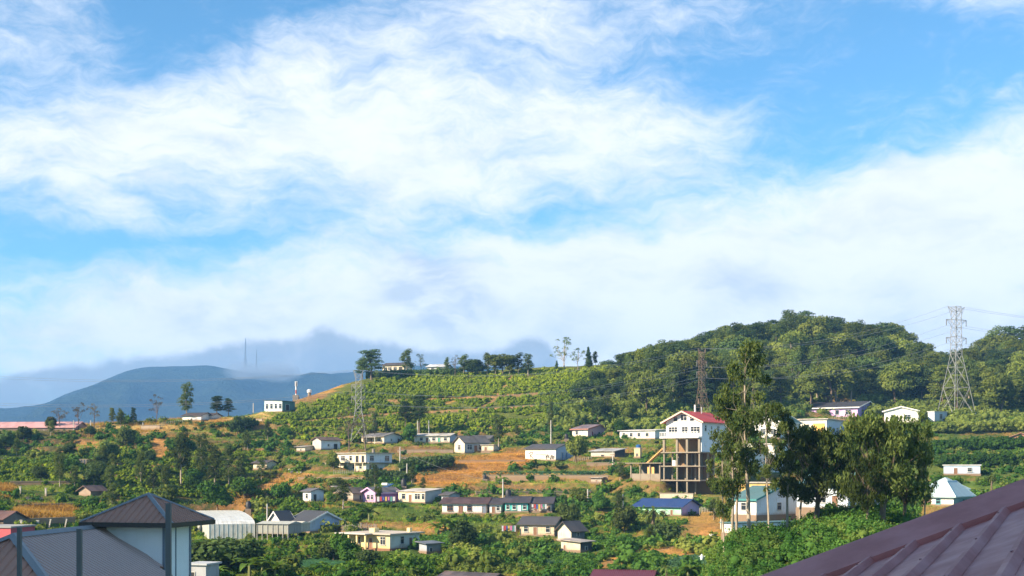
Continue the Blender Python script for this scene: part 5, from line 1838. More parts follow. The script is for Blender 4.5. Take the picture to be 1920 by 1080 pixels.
def mist():
    # the cloud that spills over the shoulder of the mountain
    a, b = at(385, 722, 3550), at(575, 655, 3550)
    m = MB()
    m.box(a.x, 3500, a.z, b.x, 3900, b.z)
    mat = bpy.data.materials.new('mist')
    mat.use_nodes = True
    t = NT(mat.node_tree)
    t.n.clear()
    out = t.node('ShaderNodeOutputMaterial')
    pv = t.node('ShaderNodeVolumePrincipled')
    tc = t.node('ShaderNodeTexCoord').outputs['Generated']
    sp = t.node('ShaderNodeSeparateXYZ')
    t.l.new(tc, sp.inputs[0])
    ob = t.node('ShaderNodeTexCoord').outputs['Object']
    n = t.noise(ob, .011, 5, .6)
    edge = t.math('MULTIPLY', t.rng(sp.outputs[0], 0.0, .3), t.rng(sp.outputs[0], 1.0, .7))
    edge = t.math('MULTIPLY', edge, t.math('MULTIPLY', t.rng(sp.outputs[2], .0, .4), t.rng(sp.outputs[2], 1.0, .45)))
    edge = t.math('MULTIPLY', edge, t.math('MULTIPLY', t.rng(sp.outputs[1], .0, .3), t.rng(sp.outputs[1], 1.0, .7)))
    d_ = t.math('MULTIPLY', t.rng(t.math('ADD', n, t.math('MULTIPLY', edge, .35)), .55, .85), edge)
    t.put(pv.inputs['Density'], t.math('MULTIPLY', d_, .010))
    pv.inputs['Color'].default_value = (.50, .58, .70, 1)
    t.l.new(pv.outputs[0], out.inputs['Volume'])
    mat.cycles.volume_step_rate = 2.0
    tag(m.build('mist', mat), kind='stuff')


mist()

# ------------------------------------------------------------------ plants
def leaf_cloud(lobes, n, L, Wd, g, outward=.65, shell=(.66, 1.2), zmin=-.55, droop=0.0):
    """rhombic leaf sprays on the skins of a set of ellipsoid lobes: verts, quads, tint"""
    lob = np.array([l[:6] for l in lobes], float)
    w = (lob[:, 3] * lob[:, 4] + lob[:, 4] * lob[:, 5] + lob[:, 3] * lob[:, 5])
    li = g.choice(len(lob), n, p=w / w.sum())
    d = g.normal(size=(n, 3))
    d[:, 2] = np.where(d[:, 2] < zmin * np.linalg.norm(d, axis=1), -d[:, 2], d[:, 2])
    d /= np.linalg.norm(d, axis=1)[:, None]
    r = g.uniform(shell[0], shell[1], n)
    c = lob[li, :3] + d * lob[li, 3:6] * r[:, None]
    nn = d * outward + g.normal(size=(n, 3)) * (1 - outward) * .9
    nn /= np.linalg.norm(nn, axis=1)[:, None]
    tv = g.normal(size=(n, 3))
    tv[:, 2] -= droop * 3
    tv -= nn * (tv * nn).sum(1)[:, None]
    tv /= np.linalg.norm(tv, axis=1)[:, None]
    bv = np.cross(nn, tv)
    s = g.uniform(.6, 1.35, n)[:, None]
    a = tv * L * .5 * s
    b = bv * Wd * .5 * s
    v = np.stack([c - a, c + b - a * .15, c + a, c - b - a * .15], 1).reshape(-1, 3)
    q = np.arange(4 * n).reshape(n, 4)
    lt = g.uniform(.2, .8, len(lob))
    tint = np.clip(lt[li] + g.normal(size=n) * .2, 0, 1)
    return v, q, np.repeat(tint, 4)


_ico = {}


def ico(sub):
    if sub not in _ico:
        bm_ = bmesh.new()
        bmesh.ops.create_icosphere(bm_, subdivisions=sub, radius=1)
        v = np.array([x.co[:] for x in bm_.verts])
        f = np.array([[x.index for x in y.verts] for y in bm_.faces])
        bm_.free()
        _ico[sub] = (v, f)
    return _ico[sub]


def cores(lobes, k, sub, g):
    v0, f0 = ico(sub)
    vs, fs = [], []
    for i, l in enumerate(lobes):
        d = 1 + (g.random(len(v0)) - .5) * .35
        vs.append(v0 * d[:, None] * np.array(l[3:6]) * k + np.array(l[:3]))
        fs.append(f0 + i * len(v0))
    return np.concatenate(vs), np.concatenate(fs)


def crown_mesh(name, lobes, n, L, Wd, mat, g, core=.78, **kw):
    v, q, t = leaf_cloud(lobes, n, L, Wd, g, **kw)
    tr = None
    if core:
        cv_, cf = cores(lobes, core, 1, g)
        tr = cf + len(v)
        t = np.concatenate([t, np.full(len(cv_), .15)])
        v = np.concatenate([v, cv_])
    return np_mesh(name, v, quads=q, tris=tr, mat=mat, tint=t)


def trunk_mesh(name, h, r0, lobes, g, mat, lean=.3, limbs=8, z0=.35, base=-1.0, limbw=.42):
    m = MB()
    pts = [Vector((0, 0, base))]
    x, y = 0, 0
    for i in range(1, 6):
        x += g.normal() * lean * .4
        y += g.normal() * lean * .4
        pts.append(Vector((x, y, h * i / 5)))
    m.tube(pts, [r0 * (1.25 - i * .2) for i in range(6)], 7)
    for l in list(lobes)[:limbs]:
        zs = h * (z0 + g.random() * .5)
        k = min(4.99, max(0, zs / h * 5))
        i = int(k)
        a = pts[i].lerp(pts[i + 1], k - i)
        b = Vector(l[:3])
        if (b - a).length < .4:
            continue
        mid = a.lerp(b, .5) + Vector((g.normal() * .3, g.normal() * .3, -.2))
        m.tube([a, mid, b], [r0 * limbw, r0 * limbw * .6, r0 * limbw * .2], 5)
    return m.mesh(name, mat, True)


PROTO = {}


def proto(kind, n):
    lst = []
    for i in range(n):
        g = np.random.default_rng(abs(hash(kind)) % 1000 + i * 31 if False else sum(map(ord, kind)) * 7 + i * 31)
        if kind == 'broad':            # rounded forest tree, about 12 m
            lobes = [(0, 0, 7.4, 3.0, 3.0, 3.4)]
            for k in range(14):
                a = k * 2.4 + g.random()
                rr = 1.9 + g.random() * 2.1
                zz = 3.4 + g.random() * 6.0
                s = 1.0 + g.random() * 1.1
                lobes.append((rr * math.cos(a), rr * math.sin(a), zz, s * 1.15, s * 1.15, s * .9))
            cm = crown_mesh('crown', lobes, 4600, .66, .38, L_OLIVE, g, core=.66)
            tm = trunk_mesh('trunk', 8, .28, lobes, g, BARK)
        elif kind == 'broad_dark':
            lobes = [(0, 0, 6.8, 3.2, 3.2, 3.6)]
            for k in range(12):
                a = k * 2.4 + g.random()
                s = 1.0 + g.random() * 1.1
                lobes.append(((2.2 + g.random() * 1.3) * math.cos(a), (2 + g.random()) * math.sin(a), 3.2 + g.random() * 5.8, s * 1.2, s * 1.2, s))
            cm = crown_mesh('crown', lobes, 4200, .62, .36, L_DARK, g, core=.7)
            tm = trunk_mesh('trunk', 8, .28, lobes, g, BARK)
        elif kind == 'pine':           # layered flat plates, see-through
            lobes = []
            for k in range(15):
                zz = 4.2 + k * .56
                a = k * 2.4 + g.random()
                rr = (1 - (k / 19) ** 1.6) * (1.3 + g.random() * 1.7)
                lobes.append((rr * math.cos(a), rr * math.sin(a), zz, 1.7 + g.random() * .7, 1.7 + g.random() * .7, .55 + g.random() * .35))
            cm = crown_mesh('crown', lobes, 3400, .55, .2, L_DARK if i % 2 else L_OLIVE, g, core=.55, outward=.45)
            tm = trunk_mesh('trunk', 11.5, .26, lobes, g, BARK, .25, 14)
        elif kind == 'cypress':
            lobes = [(g.normal() * .25, g.normal() * .25, 1.4 + k * .95, (1.75 * (1 - k / 11.5)) + .35, (1.75 * (1 - k / 11.5)) + .35, 1.0) for k in range(11)]
            cm = crown_mesh('crown', lobes, 3600, .5, .2, L_DARK, g, core=.85)
            tm = trunk_mesh('trunk', 10, .2, lobes, g, BARK, .05, 0)
        elif kind == 'gum':            # mid-distance eucalyptus, 13 m
            lobes = []
            for k in range(17):
                a = k * 2.4 + g.random()
                zz = 3.4 + 8.6 * k / 17 + g.random()
                rr = (.5 + g.random() * 2.3) * (1 - .5 * (k / 17) ** 2)
                s = .8 + g.random() * .8
                lobes.append((rr * math.cos(a), rr * math.sin(a), zz, s, s, s * 1.0))
            cm = crown_mesh('crown', lobes, 2600, .5, .2, L_EUC, g, core=.5, outward=.3, droop=.4)
            tm = trunk_mesh('trunk', 11.5, .22, lobes, g, BARK_PALE, .35, 11)
        elif kind == 'wispy':
            lobes = []
            for k in range(14):
                a = k * 2.4 + g.random()
                zz = 4.0 + g.random() * 5.5
                rr = .8 + g.random() * 2.4
                s = .45 + g.random() * .45
                lobes.append((rr * math.cos(a), rr * math.sin(a), zz, s, s, s * .8))
            cm = crown_mesh('crown', lobes, 620, .42, .16, L_GREY if i % 2 == 0 else L_EUC, g, core=0, outward=.2)
            tm = trunk_mesh('trunk', 8.5, .16, lobes, g, BARK_PALE if i % 2 else BARK, .4, 14, .25)
        elif kind == 'near_gum':       # tall eucalyptus close by, slender pale trunk
            lobes = []
            for k in range(26):
                a = k * 2.4 + g.random()
                zz = 5.0 + (k / 26) * 8.6 + g.random() * .8
                rr = (.3 + g.random() * 2.0) * (1.0 if k < 20 else .65)
                s = .34 + g.random() * .46
                lobes.append((rr * math.cos(a), rr * math.sin(a), zz, s, s, s * .9))
            cm = crown_mesh('crown', lobes, 4900, .34, .12, L_EUC, g, core=0, outward=.15, shell=(.2, 1.15), droop=.7, zmin=-2)
            tm = trunk_mesh('trunk', 13.2, .135, lobes, g, BARK_PALE, .28, 26, .38, limbw=.13)
        elif kind == 'oak':            # broad feathery tree close by
            lobes = []
            for k in range(50):
                a = k * 2.4 + g.random()
                zz = 3.2 + g.random() * 5.4
                rr = (.4 + g.random() * 3.3) * (1 - abs(zz - 5.0) / 9)
                s = .38 + g.random() * .42
                lobes.append((rr * math.cos(a), rr * math.sin(a), zz, s, s, s * 1.15))
            cm = crown_mesh('crown', lobes, 10500, .42, .12, L_EUC, g, core=0, outward=.1, shell=(.15, 1.15), droop=1.0, zmin=-2)
            tm = trunk_mesh('trunk', 7.2, .24, lobes, g, BARK, .5, 30, .25, limbw=.3)
        elif kind == 'banana':
            v, q, tt, b0 = [], [], [], 0
            for k in range(11):
                a = k * 2.4 + g.random() * .5
                el_ = .5 + g.random() * .9
                Ln, wd = 1.8 + g.random() * .7, .36
                prev = None
                for j in range(6):
                    s = j / 5
                    rr = Ln * s * math.cos(el_ - s * 1.0)
                    zz = 1.5 + Ln * s * math.sin(el_ - s * .9)
                    ww = wd * math.sin(math.pi * (.12 + .86 * s))
                    cx, cy_ = rr * math.cos(a), rr * math.sin(a)
                    ox, oy = -math.sin(a) * ww, math.cos(a) * ww
                    v += [(cx - ox, cy_ - oy, zz + ww * .3), (cx, cy_, zz), (cx + ox, cy_ + oy, zz + ww * .3)]
                    tt += [.3 + g.random() * .6] * 3
                    if j:
                        q += [(b0 - 3, b0 - 2, b0 + 1, b0), (b0 - 2, b0 - 1, b0 + 2, b0 + 1)]
                    b0 += 3
            cm = np_mesh('leaves', np.array(v), quads=np.array(q), mat=L_BANANA, tint=np.array(tt))
            m = MB(); m.tube([(0, 0, -.6), (0, 0, 1.0), (0, 0, 2.0)], [.2, .15, .08], 7); tm = m.mesh('stem', plain('banana_stem', (.16, .18, .06), .7))
        elif kind == 'palm':
            v, q, tt, b0 = [], [], [], 0
            for k in range(22):
                a = k * 2.4
                el_ = -.3 + 1.5 * g.random()
                Ln = 1.5 + g.random() * .5
                for j in range(5):
                    s = j / 4
                    rr = Ln * s * math.cos(el_ - s * .9)
                    zz = 3.4 + Ln * s * math.sin(el_ - s * .9)
                    ww = .13 * math.sin(math.pi * (.1 + .88 * s))
                    cx, cy_ = rr * math.cos(a), rr * math.sin(a)
                    ox, oy = -math.sin(a) * ww, math.cos(a) * ww
                    v += [(cx - ox, cy_ - oy, zz), (cx + ox, cy_ + oy, zz)]
                    tt += [.3 + g.random() * .5] * 2
                    if j:
                        q.append((b0 - 2, b0 - 1, b0 + 1, b0))
                    b0 += 2
            cm = np_mesh('fronds', np.array(v), quads=np.array(q), mat=L_EUC, tint=np.array(tt))
            m = MB(); m.tube([(0, 0, -.8), (.1, 0, 1.8), (0, .1, 3.5)], [.2, .16, .14], 7); tm = m.mesh('trunk', BARK)
        elif kind == 'bush':           # large leafy bush or small tree, about 4 m
            lobes = [(0, 0, 2.0, 1.4, 1.4, 1.3)]
            for k in range(6):
                a = k * 2.4 + g.random()
                s = .7 + g.random() * .6
                lobes.append((1.1 * math.cos(a), 1.1 * math.sin(a), 1.2 + g.random() * 1.8, s, s, s))
            cm = crown_mesh('crown', lobes, 1500, .42, .26, (L_BUSH, L_OLIVE, L_EUC, L_DARK)[i % 4], g, core=.8)
            tm = trunk_mesh('trunk', 1.8, .12, lobes, g, BARK, .1, 4)
        lst.append((cm, tm))
    PROTO[kind] = lst


for k_, n_ in (('broad', 5), ('broad_dark', 3), ('pine', 4), ('cypress', 2), ('gum', 4), ('wispy', 4), ('near_gum', 4), ('oak', 2), ('banana', 3), ('palm', 1), ('bush', 8)):
    proto(k_, n_)
HEIGHT = dict(broad=11.5, broad_dark=11.3, pine=12.9, cypress=12, gum=13.0, wispy=10, near_gum=14.4, oak=9.2, banana=3.4, palm=4.6, bush=3.6)
NAMES = dict(broad='forest_tree', broad_dark='dark_tree', pine='pine_tree', cypress='cypress_tree', gum='eucalyptus_tree', wispy='sparse_tree', near_gum='tall_eucalyptus', oak='feathery_tree', banana='banana_plant', palm='palm_tree', bush='leafy_bush')
PARTN = dict(banana=('leaves', 'stem'), palm=('fronds', 'trunk'))
tree_count = 0


def tree(kind, X, Y, z, h, label, group=None, wide=1.0, i=None):
    global tree_count
    tree_count += 1
    cm, tm = PROTO[kind][(rnd.randrange(99) if i is None else i) % len(PROTO[kind])]
    s = h / HEIGHT[kind]
    r = empty(NAMES[kind], (X, Y, z), rnd.random() * 6.28)
    r.scale = (s * wide, s * wide, s)
    tag(r, label, 'plant' if kind in ('banana', 'bush') else 'tree', group)
    cn, tn = PARTN.get(kind, ('crown', 'trunk'))
    link(cn, cm, r)
    link(tn, tm, r)
    return r


def tree_px(kind, px, pyb, pyt, label, group=None, wide=1.0, y0=160, Y=None, i=None):
    if Y is None:
        X, Y, z = hit(px, pyb, y0)
    else:
        X = (px - 960) / F * Y
        z = CZ + (HZ - pyb) / F * Y
    return tree(kind, X, Y, z, (pyb - pyt) / F * Y, label, group, wide, i)

LAB = []        # trees whose labels are told apart by their order from the left
# single trees that stand out
T_ = tree_px
T_('gum', 350, 782, 716, 'tall lone eucalyptus beside the white ridge shed', y0=250, wide=1.05)
T_('pine', 407, 778, 737, 'dark spreading pine on the left ridge', y0=250, wide=1.2, i=1)
T_('pine', 428, 778, 742, 'dark pine at the right of the ridge pair', y0=250, wide=1.0, i=3)
T_('wispy', 293, 794, 740, 'half bare brown tree left of the tall ridge eucalyptus', y0=250, wide=.8, i=0)
T_('wispy', 112, 804, 764, 'brown half bare tree over the pink roof, first from left', y0=250, wide=1.4, i=2)
T_('wispy', 148, 802, 756, 'brown half bare tree at the end of the pink roof', y0=250, wide=1.1, i=0)
T_('wispy', 177, 802, 755, 'brown half bare tree right of the pink roof end', y0=250, wide=.9, i=2)
T_('pine', 210, 800, 764, 'small dark pine on the left ridge beside brown trees', y0=250, wide=.6)
T_('gum', 226, 799, 768, 'small leafy tree on the left ridge', y0=250, wide=.9)
T_('pine', 250, 798, 764, 'slim dark pine on the left ridge, nearest the yellow grass pillar', y0=250, wide=.55)
T_('bush', 95, 803, 783, 'low bush at the pink roof', y0=250, i=2)
T_('pine', 696, 712, 655, 'big spreading dark pine on the crest left of the cream house', y0=330, wide=1.45, i=1)
T_('pine', 680, 712, 672, 'smaller dark pine on the crest at the far left', y0=330, wide=1.1, i=3)
T_('gum', 763, 702, 657, 'leafy tree on the crest in front of the cream house', y0=330, wide=1.3)
T_('wispy', 789, 700, 663, 'greyish thin tree on the crest right of the cream house', y0=330, wide=1.2, i=1)
for px, t_, w, k in ((838, 672, .9, 'gum'), (853, 664, .8, 'wispy'), (870, 667, 1.4, 'gum'), (884, 672, 1.5, 'broad_dark'), (895, 674, 1.4, 'broad_dark'), (914, 662, 1.2, 'gum'), (929, 666, 1.4, 'gum'), (943, 663, 1.5, 'broad'), (956, 670, 1.4, 'gum'), (972, 664, 1.3, 'gum'), (990, 664, 1.3, 'gum')):
    lab = {'gum': 'leafy', 'wispy': 'thin bare', 'broad_dark': 'dark round', 'broad': 'olive round'}[k] + ' tree in the row along the tea hill crest'
    LAB.append((T_(k, px, 704, t_, lab, 'trees along the crest', w, 340), lab, px))
T_('wispy', 1058, 694, 631, 'tall thin-leaved open tree alone on the crest', y0=340, wide=1.25, i=1)
T_('wispy', 1084, 694, 650, 'shorter thin-leaved open tree right of the tall open tree', y0=340, wide=1.0, i=3)
T_('cypress', 1103, 690, 650, 'dark little conifer on the crest', y0=340, wide=1.1)
T_('gum', 1116, 688, 659, 'small tree touching the crest conifer', y0=340, wide=1.0)
T_('cypress', 1044, 696, 676, 'tiny conifer at the foot of the tall open tree', y0=340, wide=1.2)
T_('pine', 786, 808, 738, 'large dark conifer-like tree, right of the pair above the upper row', y0=220, wide=1.0, i=1)
T_('pine', 760, 808, 752, 'dark tree, left of the pair above the upper row', y0=220, wide=.9, i=3)
T_('cypress', 703, 812, 777, 'dark pointed conifer beside the tea-field pylon', y0=220, wide=1.1)
T_('cypress', 724, 811, 790, 'small dark conifer right of the pointed conifer', y0=220, wide=1.3)
T_('wispy', 655, 846, 762, 'bare grey tree leaning beside the tea-field pylon', y0=220, wide=.8, i=2)
T_('wispy', 686, 846, 775, 'thin grey tree right of the tea-field pylon', y0=220, wide=1.0, i=0)
T_('gum', 1033, 832, 752, 'slim pole-like tree with tufted top before the forest', y0=220, wide=.35)
for px, b, t_, w, k, lab in ((340, 912, 812, .9, 'gum', 'tall eucalyptus, left of the group above the orange bank'), (378, 905, 815, .8, 'gum', 'tall eucalyptus second in the group above the orange bank'), (402, 928, 832, .9, 'gum', 'white-trunked eucalyptus over the orange bank'),
                             (428, 922, 838, .8, 'gum', 'white-trunked eucalyptus, right of the group over the orange bank'), (452, 905, 850, .9, 'gum', 'short eucalyptus at the right end above the orange bank'),
                             (176, 914, 862, 1.05, 'broad_dark', 'dense dark round tree above the near tower'), (112, 912, 852, 1.0, 'gum', 'olive tree left of the dense dark tree'), (140, 918, 874, 1.0, 'gum', 'thin olive tree just left of the dense dark tree'),
                             (206, 930, 876, 1.0, 'gum', 'olive tree right of the dense dark tree'), (458, 935, 895, 1.1, 'bush', 'round green tree on the orange bank'), (265, 915, 850, .9, 'gum', 'olive tree in the middle of the left slope'), (310, 930, 872, .9, 'gum', 'olive tree below the middle of the left slope'),
                             (490, 905, 862, 1.0, 'gum', 'small tree beside the tiny cream hut'), (643, 955, 898, 1.5, 'gum', 'spreading tree behind the bluish hut'), (703, 920, 874, 1.0, 'gum', 'leafy tree in front of the two-storey house'), (709, 943, 916, .5, 'bush', 'narrow shrub against the purple house'),
                             (1160, 968, 918, .9, 'gum', 'olive tree left of the blue-roofed house'), (1085, 950, 918, .9, 'bush', 'bushy tree right of the crop terraces'), (1060, 976, 930, .9, 'cypress', 'tall green hedge tree right of the beige row house'), (1075, 976, 934, .9, 'cypress', 'second tall green hedge tree right of the beige row house'),
                             (935, 838, 780, 1.0, 'gum', 'olive tree above the garage shed'), (1080, 868, 824, .8, 'bush', 'green tree touching the graffiti house'), (625, 1050, 1008, 1.1, 'bush', 'leafy tree left of the yellow stilt house'), (652, 1062, 1008, .9, 'bush', 'leafy tree in front of the yellow stilt house'),
                             (690, 1066, 1030, 1.1, 'bush', 'bush below the porch of the yellow stilt house'), (625, 880, 850, .8, 'bush', 'little yellow-green tree left of the two-storey house')):
    T_(k, px, b, t_, lab, wide=w, y0=155)
for px, b, t_, lab in ((692, 978, 942, 'banana plant above the yellow stilt house'), (835, 1006, 962, 'large pale banana clump right of the yellow stilt house'), (850, 1004, 966, 'second stem of the large banana clump'), (822, 1008, 972, 'third stem of the large banana clump'),
                       (468, 1084, 1030, 'dark banana plant at the bottom left, first'), (492, 1086, 1034, 'dark banana plant at the bottom left, second'), (516, 1088, 1044, 'dark banana plant at the bottom left, third'), (405, 1090, 1052, 'banana plant by the white kiosk'),
                       (1005, 878, 858, 'banana plant below the graffiti house'), (1290, 1090, 1052, 'broad-leaved palm-like plant at the bottom edge')):
    T_('banana', px, b, t_, lab, y0=150, wide=1.3)
T_('palm', 1226, 1006, 944, 'shaggy palm in front of the blue-roofed house', y0=150, wide=1.6)
T_('palm', 1248, 1092, 1054, 'small dark palm at the bottom edge', y0=140, wide=1.6)
T_('palm', 1859, 925, 884, 'tall palm beside the white pavilion', Y=188, wide=1.1)
for px, b, t_, w, lab in ((380, 1085, 1010, 1.6, 'dark leafy tree in shade beside the near tower'), (420, 1080, 1004, 1.5, 'dark leafy tree in the shaded lower left'), (455, 1078, 1020, 1.4, 'dark leafy bush above the shaded bananas'), (540, 1085, 1046, 1.3, 'dark bush right of the shaded bananas')):
    T_('bush', px, b, t_, lab, Y=160, wide=w, i=3 if px < 430 else 7)

# eucalyptus and feathery trees on the near knoll
NEAR = [('near_gum', 1358, 995, 800, 100, .75, 'leftmost slender eucalyptus on the knoll'), ('near_gum', 1371, 990, 720, 104, .8, 'slender eucalyptus, second from left on the knoll'), ('near_gum', 1383, 985, 690, 108, .75, 'slender eucalyptus, third from left on the knoll'),
        ('near_gum', 1405, 988, 628, 102, .95, 'tallest eucalyptus on the knoll, top against the forest'), ('near_gum', 1441, 1000, 745, 96, .7, 'white-trunked eucalyptus standing clear on the knoll'), ('near_gum', 1475, 980, 762, 104, 1.0, 'leafy eucalyptus right of the white-trunked one'),
        ('oak', 1531, 975, 800, 106, .95, 'dark leafy tree in the middle of the knoll'), ('oak', 1590, 985, 815, 108, .8, 'dark leafy tree left of the big feathery tree'), ('oak', 1655, 992, 778, 96, 1.05, 'big feathery tree with twisted trunk on the knoll'), ('oak', 1620, 992, 850, 94, .7, 'low feathery tree at the foot of the big one'),
        ('near_gum', 1500, 985, 790, 110, 1.1, 'leafy eucalyptus left of the dark knoll tree'), ('oak', 1700, 985, 812, 100, .7, 'feathery tree just right of the big twisted one'), ('near_gum', 1734, 985, 765, 98, .6, 'thin pole-trunked eucalyptus right of the feathery trees')]
for k, px, b, t_, Y, w, lab in NEAR:
    X = (px - 960) / F * Y
    z = float(base_height(X, Y)) - .2
    h = z and (CZ + (HZ - t_) / F * Y - z)
    tree(k, X, Y, z, h, lab, 'trees on the near knoll', w)

# the forest on the right-hand hill: tree by tree from the crest down
crest = [(1130, 668), (1165, 656), (1200, 655), (1240, 640), (1270, 640), (1300, 630), (1340, 614), (1400, 604), (1450, 598), (1490, 582), (1530, 582), (1550, 592), (1580, 602), (1610, 600), (1650, 598), (1680, 606), (1710, 628), (1750, 654), (1790, 664), (1830, 648), (1870, 615), (1920, 600), (2000, 600)]
ctop = lambda px: np.interp(px, *zip(*crest))
placed = []


def forest_edge(px):
    """lowest row where the forest still stands"""
    return np.interp(px, [985, 1050, 1130, 1200, 1300, 1400, 1500, 1660, 1700, 1760, 1800, 2000], [770, 800, 800, 800, 775, 775, 760, 760, 765, 770, 785, 790])


left_edge = lambda py: np.interp(py, [660, 690, 720, 760, 800], [1160, 1175, 1130, 1075, 1020])
g = np.random.default_rng(21)
cand = []
for _ in range(6000):
    Y = g.uniform(318, 500)
    px = g.uniform(985, 1990)
    X = (px - 960) / F * Y
    cand.append((X, Y, px))
n_f = 0
for X, Y, px in cand:
    z = float(base_height(X, Y))
    py = py_of(Y, z)
    if py > forest_edge(px) or px < left_edge(py):
        continue
    if any((X - a) ** 2 + (Y - b) ** 2 < (5.6 + .0015 * Y) ** 2 for a, b in placed):
        continue
    limit = ctop(px)
    h = g.uniform(8.0, 16.0) if px > 1210 else g.uniform(5.0, 8.5)
    top = py - h * F / Y
    if top < limit:
        h = (py - limit) * Y / F * g.uniform(.9, 1.02)
    if h < 4.5:
        continue
    if n_f >= 285:
        break
    wpx = 4.2 * F / Y
    if any(a - wpx < px < b + wpx and py > c_ - 4 and py - h * F / Y < d_ and Y < e_ + 4 for a, b, c_, d_, e_ in BOXES):
        continue
    placed.append((X, Y))
    n_f += 1
    if px > 1740:
        k = g.choice(['pine', 'pine', 'broad', 'gum'])
    elif px < 1230:
        k = g.choice(['broad_dark', 'broad', 'broad_dark', 'broad_dark', 'gum'])
    else:
        k = g.choice(['broad', 'broad', 'gum', 'broad_dark', 'pine', 'gum'])
    zone = ['on the flank beside the tea field', 'above the long white house', 'above the red roof', 'above the lavender house', 'above the white gable house', 'around the large pylon', 'right of the large pylon'][int(np.searchsorted([1160, 1290, 1430, 1640, 1740, 1830], px))]
    row_ = 'low' if py > 755 else ('mid-height' if py > 705 else 'high')
    lab = {'broad': 'rounded olive', 'broad_dark': 'dark dense', 'pine': 'layered pine', 'gum': 'loose eucalyptus'}[k] + ' forest tree ' + row_ + ' ' + zone
    LAB.append((tree(k, X, Y, z - .3, h, lab, 'trees of the hill forest', g.uniform(.85, 1.2)), lab, px))
# crest line trees
px = 1150.0
while px < 1960:
    t_ = ctop(px) + g.uniform(-7, 9)
    Y = np.interp(px, [1150, 1300, 1500, 1700, 1800, 1950], [425, 450, 480, 475, 470, 470])
    X = (px - 960) / F * Y
    z = float(base_height(X, Y))
    h = CZ + (HZ - t_) / F * Y - z
    if h > 4:
        k = g.choice(['broad', 'broad_dark', 'broad', 'gum', 'pine']) if px < 1760 else g.choice(['pine', 'gum'])
        lab = {'broad': 'rounded olive tree on the skyline of the forest hill', 'broad_dark': 'dark tree on the skyline of the forest hill', 'pine': 'pine on the skyline near the large pylon', 'gum': 'eucalyptus on the skyline near the large pylon'}[k]
        if px < 1700:
            lab = lab.replace('near the large pylon', 'of the forest hill')
        LAB.append((tree(k, X, Y, z - .3, h, lab, 'skyline trees of the forest', g.uniform(1.0, 1.3)), lab, px))
    px += g.uniform(18, 34)
# grove at far left; dark-leaved trees stand in for its shade
for i in range(34):
    px, py = g.uniform(-40, 195), g.uniform(818, 905)
    X, Y, z = hit(px, py, 200)
    if 0 < px < 105 and 872 < py < 902:
        continue
    k = g.choice(['broad_dark', 'bush', 'gum'])
    lab = {'broad_dark': 'dense dark tree', 'bush': 'low bush', 'gum': 'olive tree'}[k] + (' in the upper shaded grove below the pink roof' if py < 850 else ' in the lower shaded grove by the left tea patches')
    LAB.append((tree(k, X, Y, z - .2, g.uniform(2.6, 4.8), lab, 'trees of the shaded left grove', 1.1), lab, px))
# scattered slope trees
spots = 0
while spots < 48:
    px, py = g.uniform(190, 1340), g.uniform(800, 1060)
    X, Y, z = hit(px, py, 160)
    h = g.uniform(2.6, 5.5)
    top = py - h * F / Y
    if any(a - 6 < px < b + 6 and c_ - 6 < py and top < d_ + 2 and Y < e_ + 12 for a, b, c_, d_, e_ in BOXES):
        continue
    if 780 < px < 990 and 840 < py < 912 or 890 < px < 1150 and 885 < py < 950:
        continue
    if px > 520 and py < 815:
        continue
    spots += 1
    k = g.choice(['bush', 'bush', 'gum'])
    mk = min(MARKS, key=lambda q: (q[0] - px) ** 2 + 4 * (q[1] - py) ** 2)
    dx, dy = px - mk[0], py - mk[1]
    rel = ('below' if dy > 0 else 'above') if abs(dy) * 2 > abs(dx) else ('right of' if dx > 0 else 'left of')
    lab = {'bush': 'round green bush', 'gum': 'slim olive tree'}[k] + ' ' + rel + ' the ' + mk[2]
    LAB.append((tree(k, X, Y, z - .2, h, lab, 'bushy trees among the houses', g.uniform(.9, 1.3)), lab, px))


ORD = 'first second third fourth fifth sixth seventh eighth ninth tenth eleventh twelfth thirteenth fourteenth fifteenth sixteenth seventeenth eighteenth nineteenth twentieth twenty-first twenty-second twenty-third twenty-fourth twenty-fifth twenty-sixth'.split()
groups_ = {}
for o, lab, px in LAB:
    groups_.setdefault(lab, []).append((px, o))
for lab, lst in groups_.items():
    if len(lst) > 1:
        for i, (px, o) in enumerate(sorted(lst, key=lambda q: q[0])):
            o['label'] = lab + ', ' + (ORD[i] if i < 26 else 'later') + ' from left'

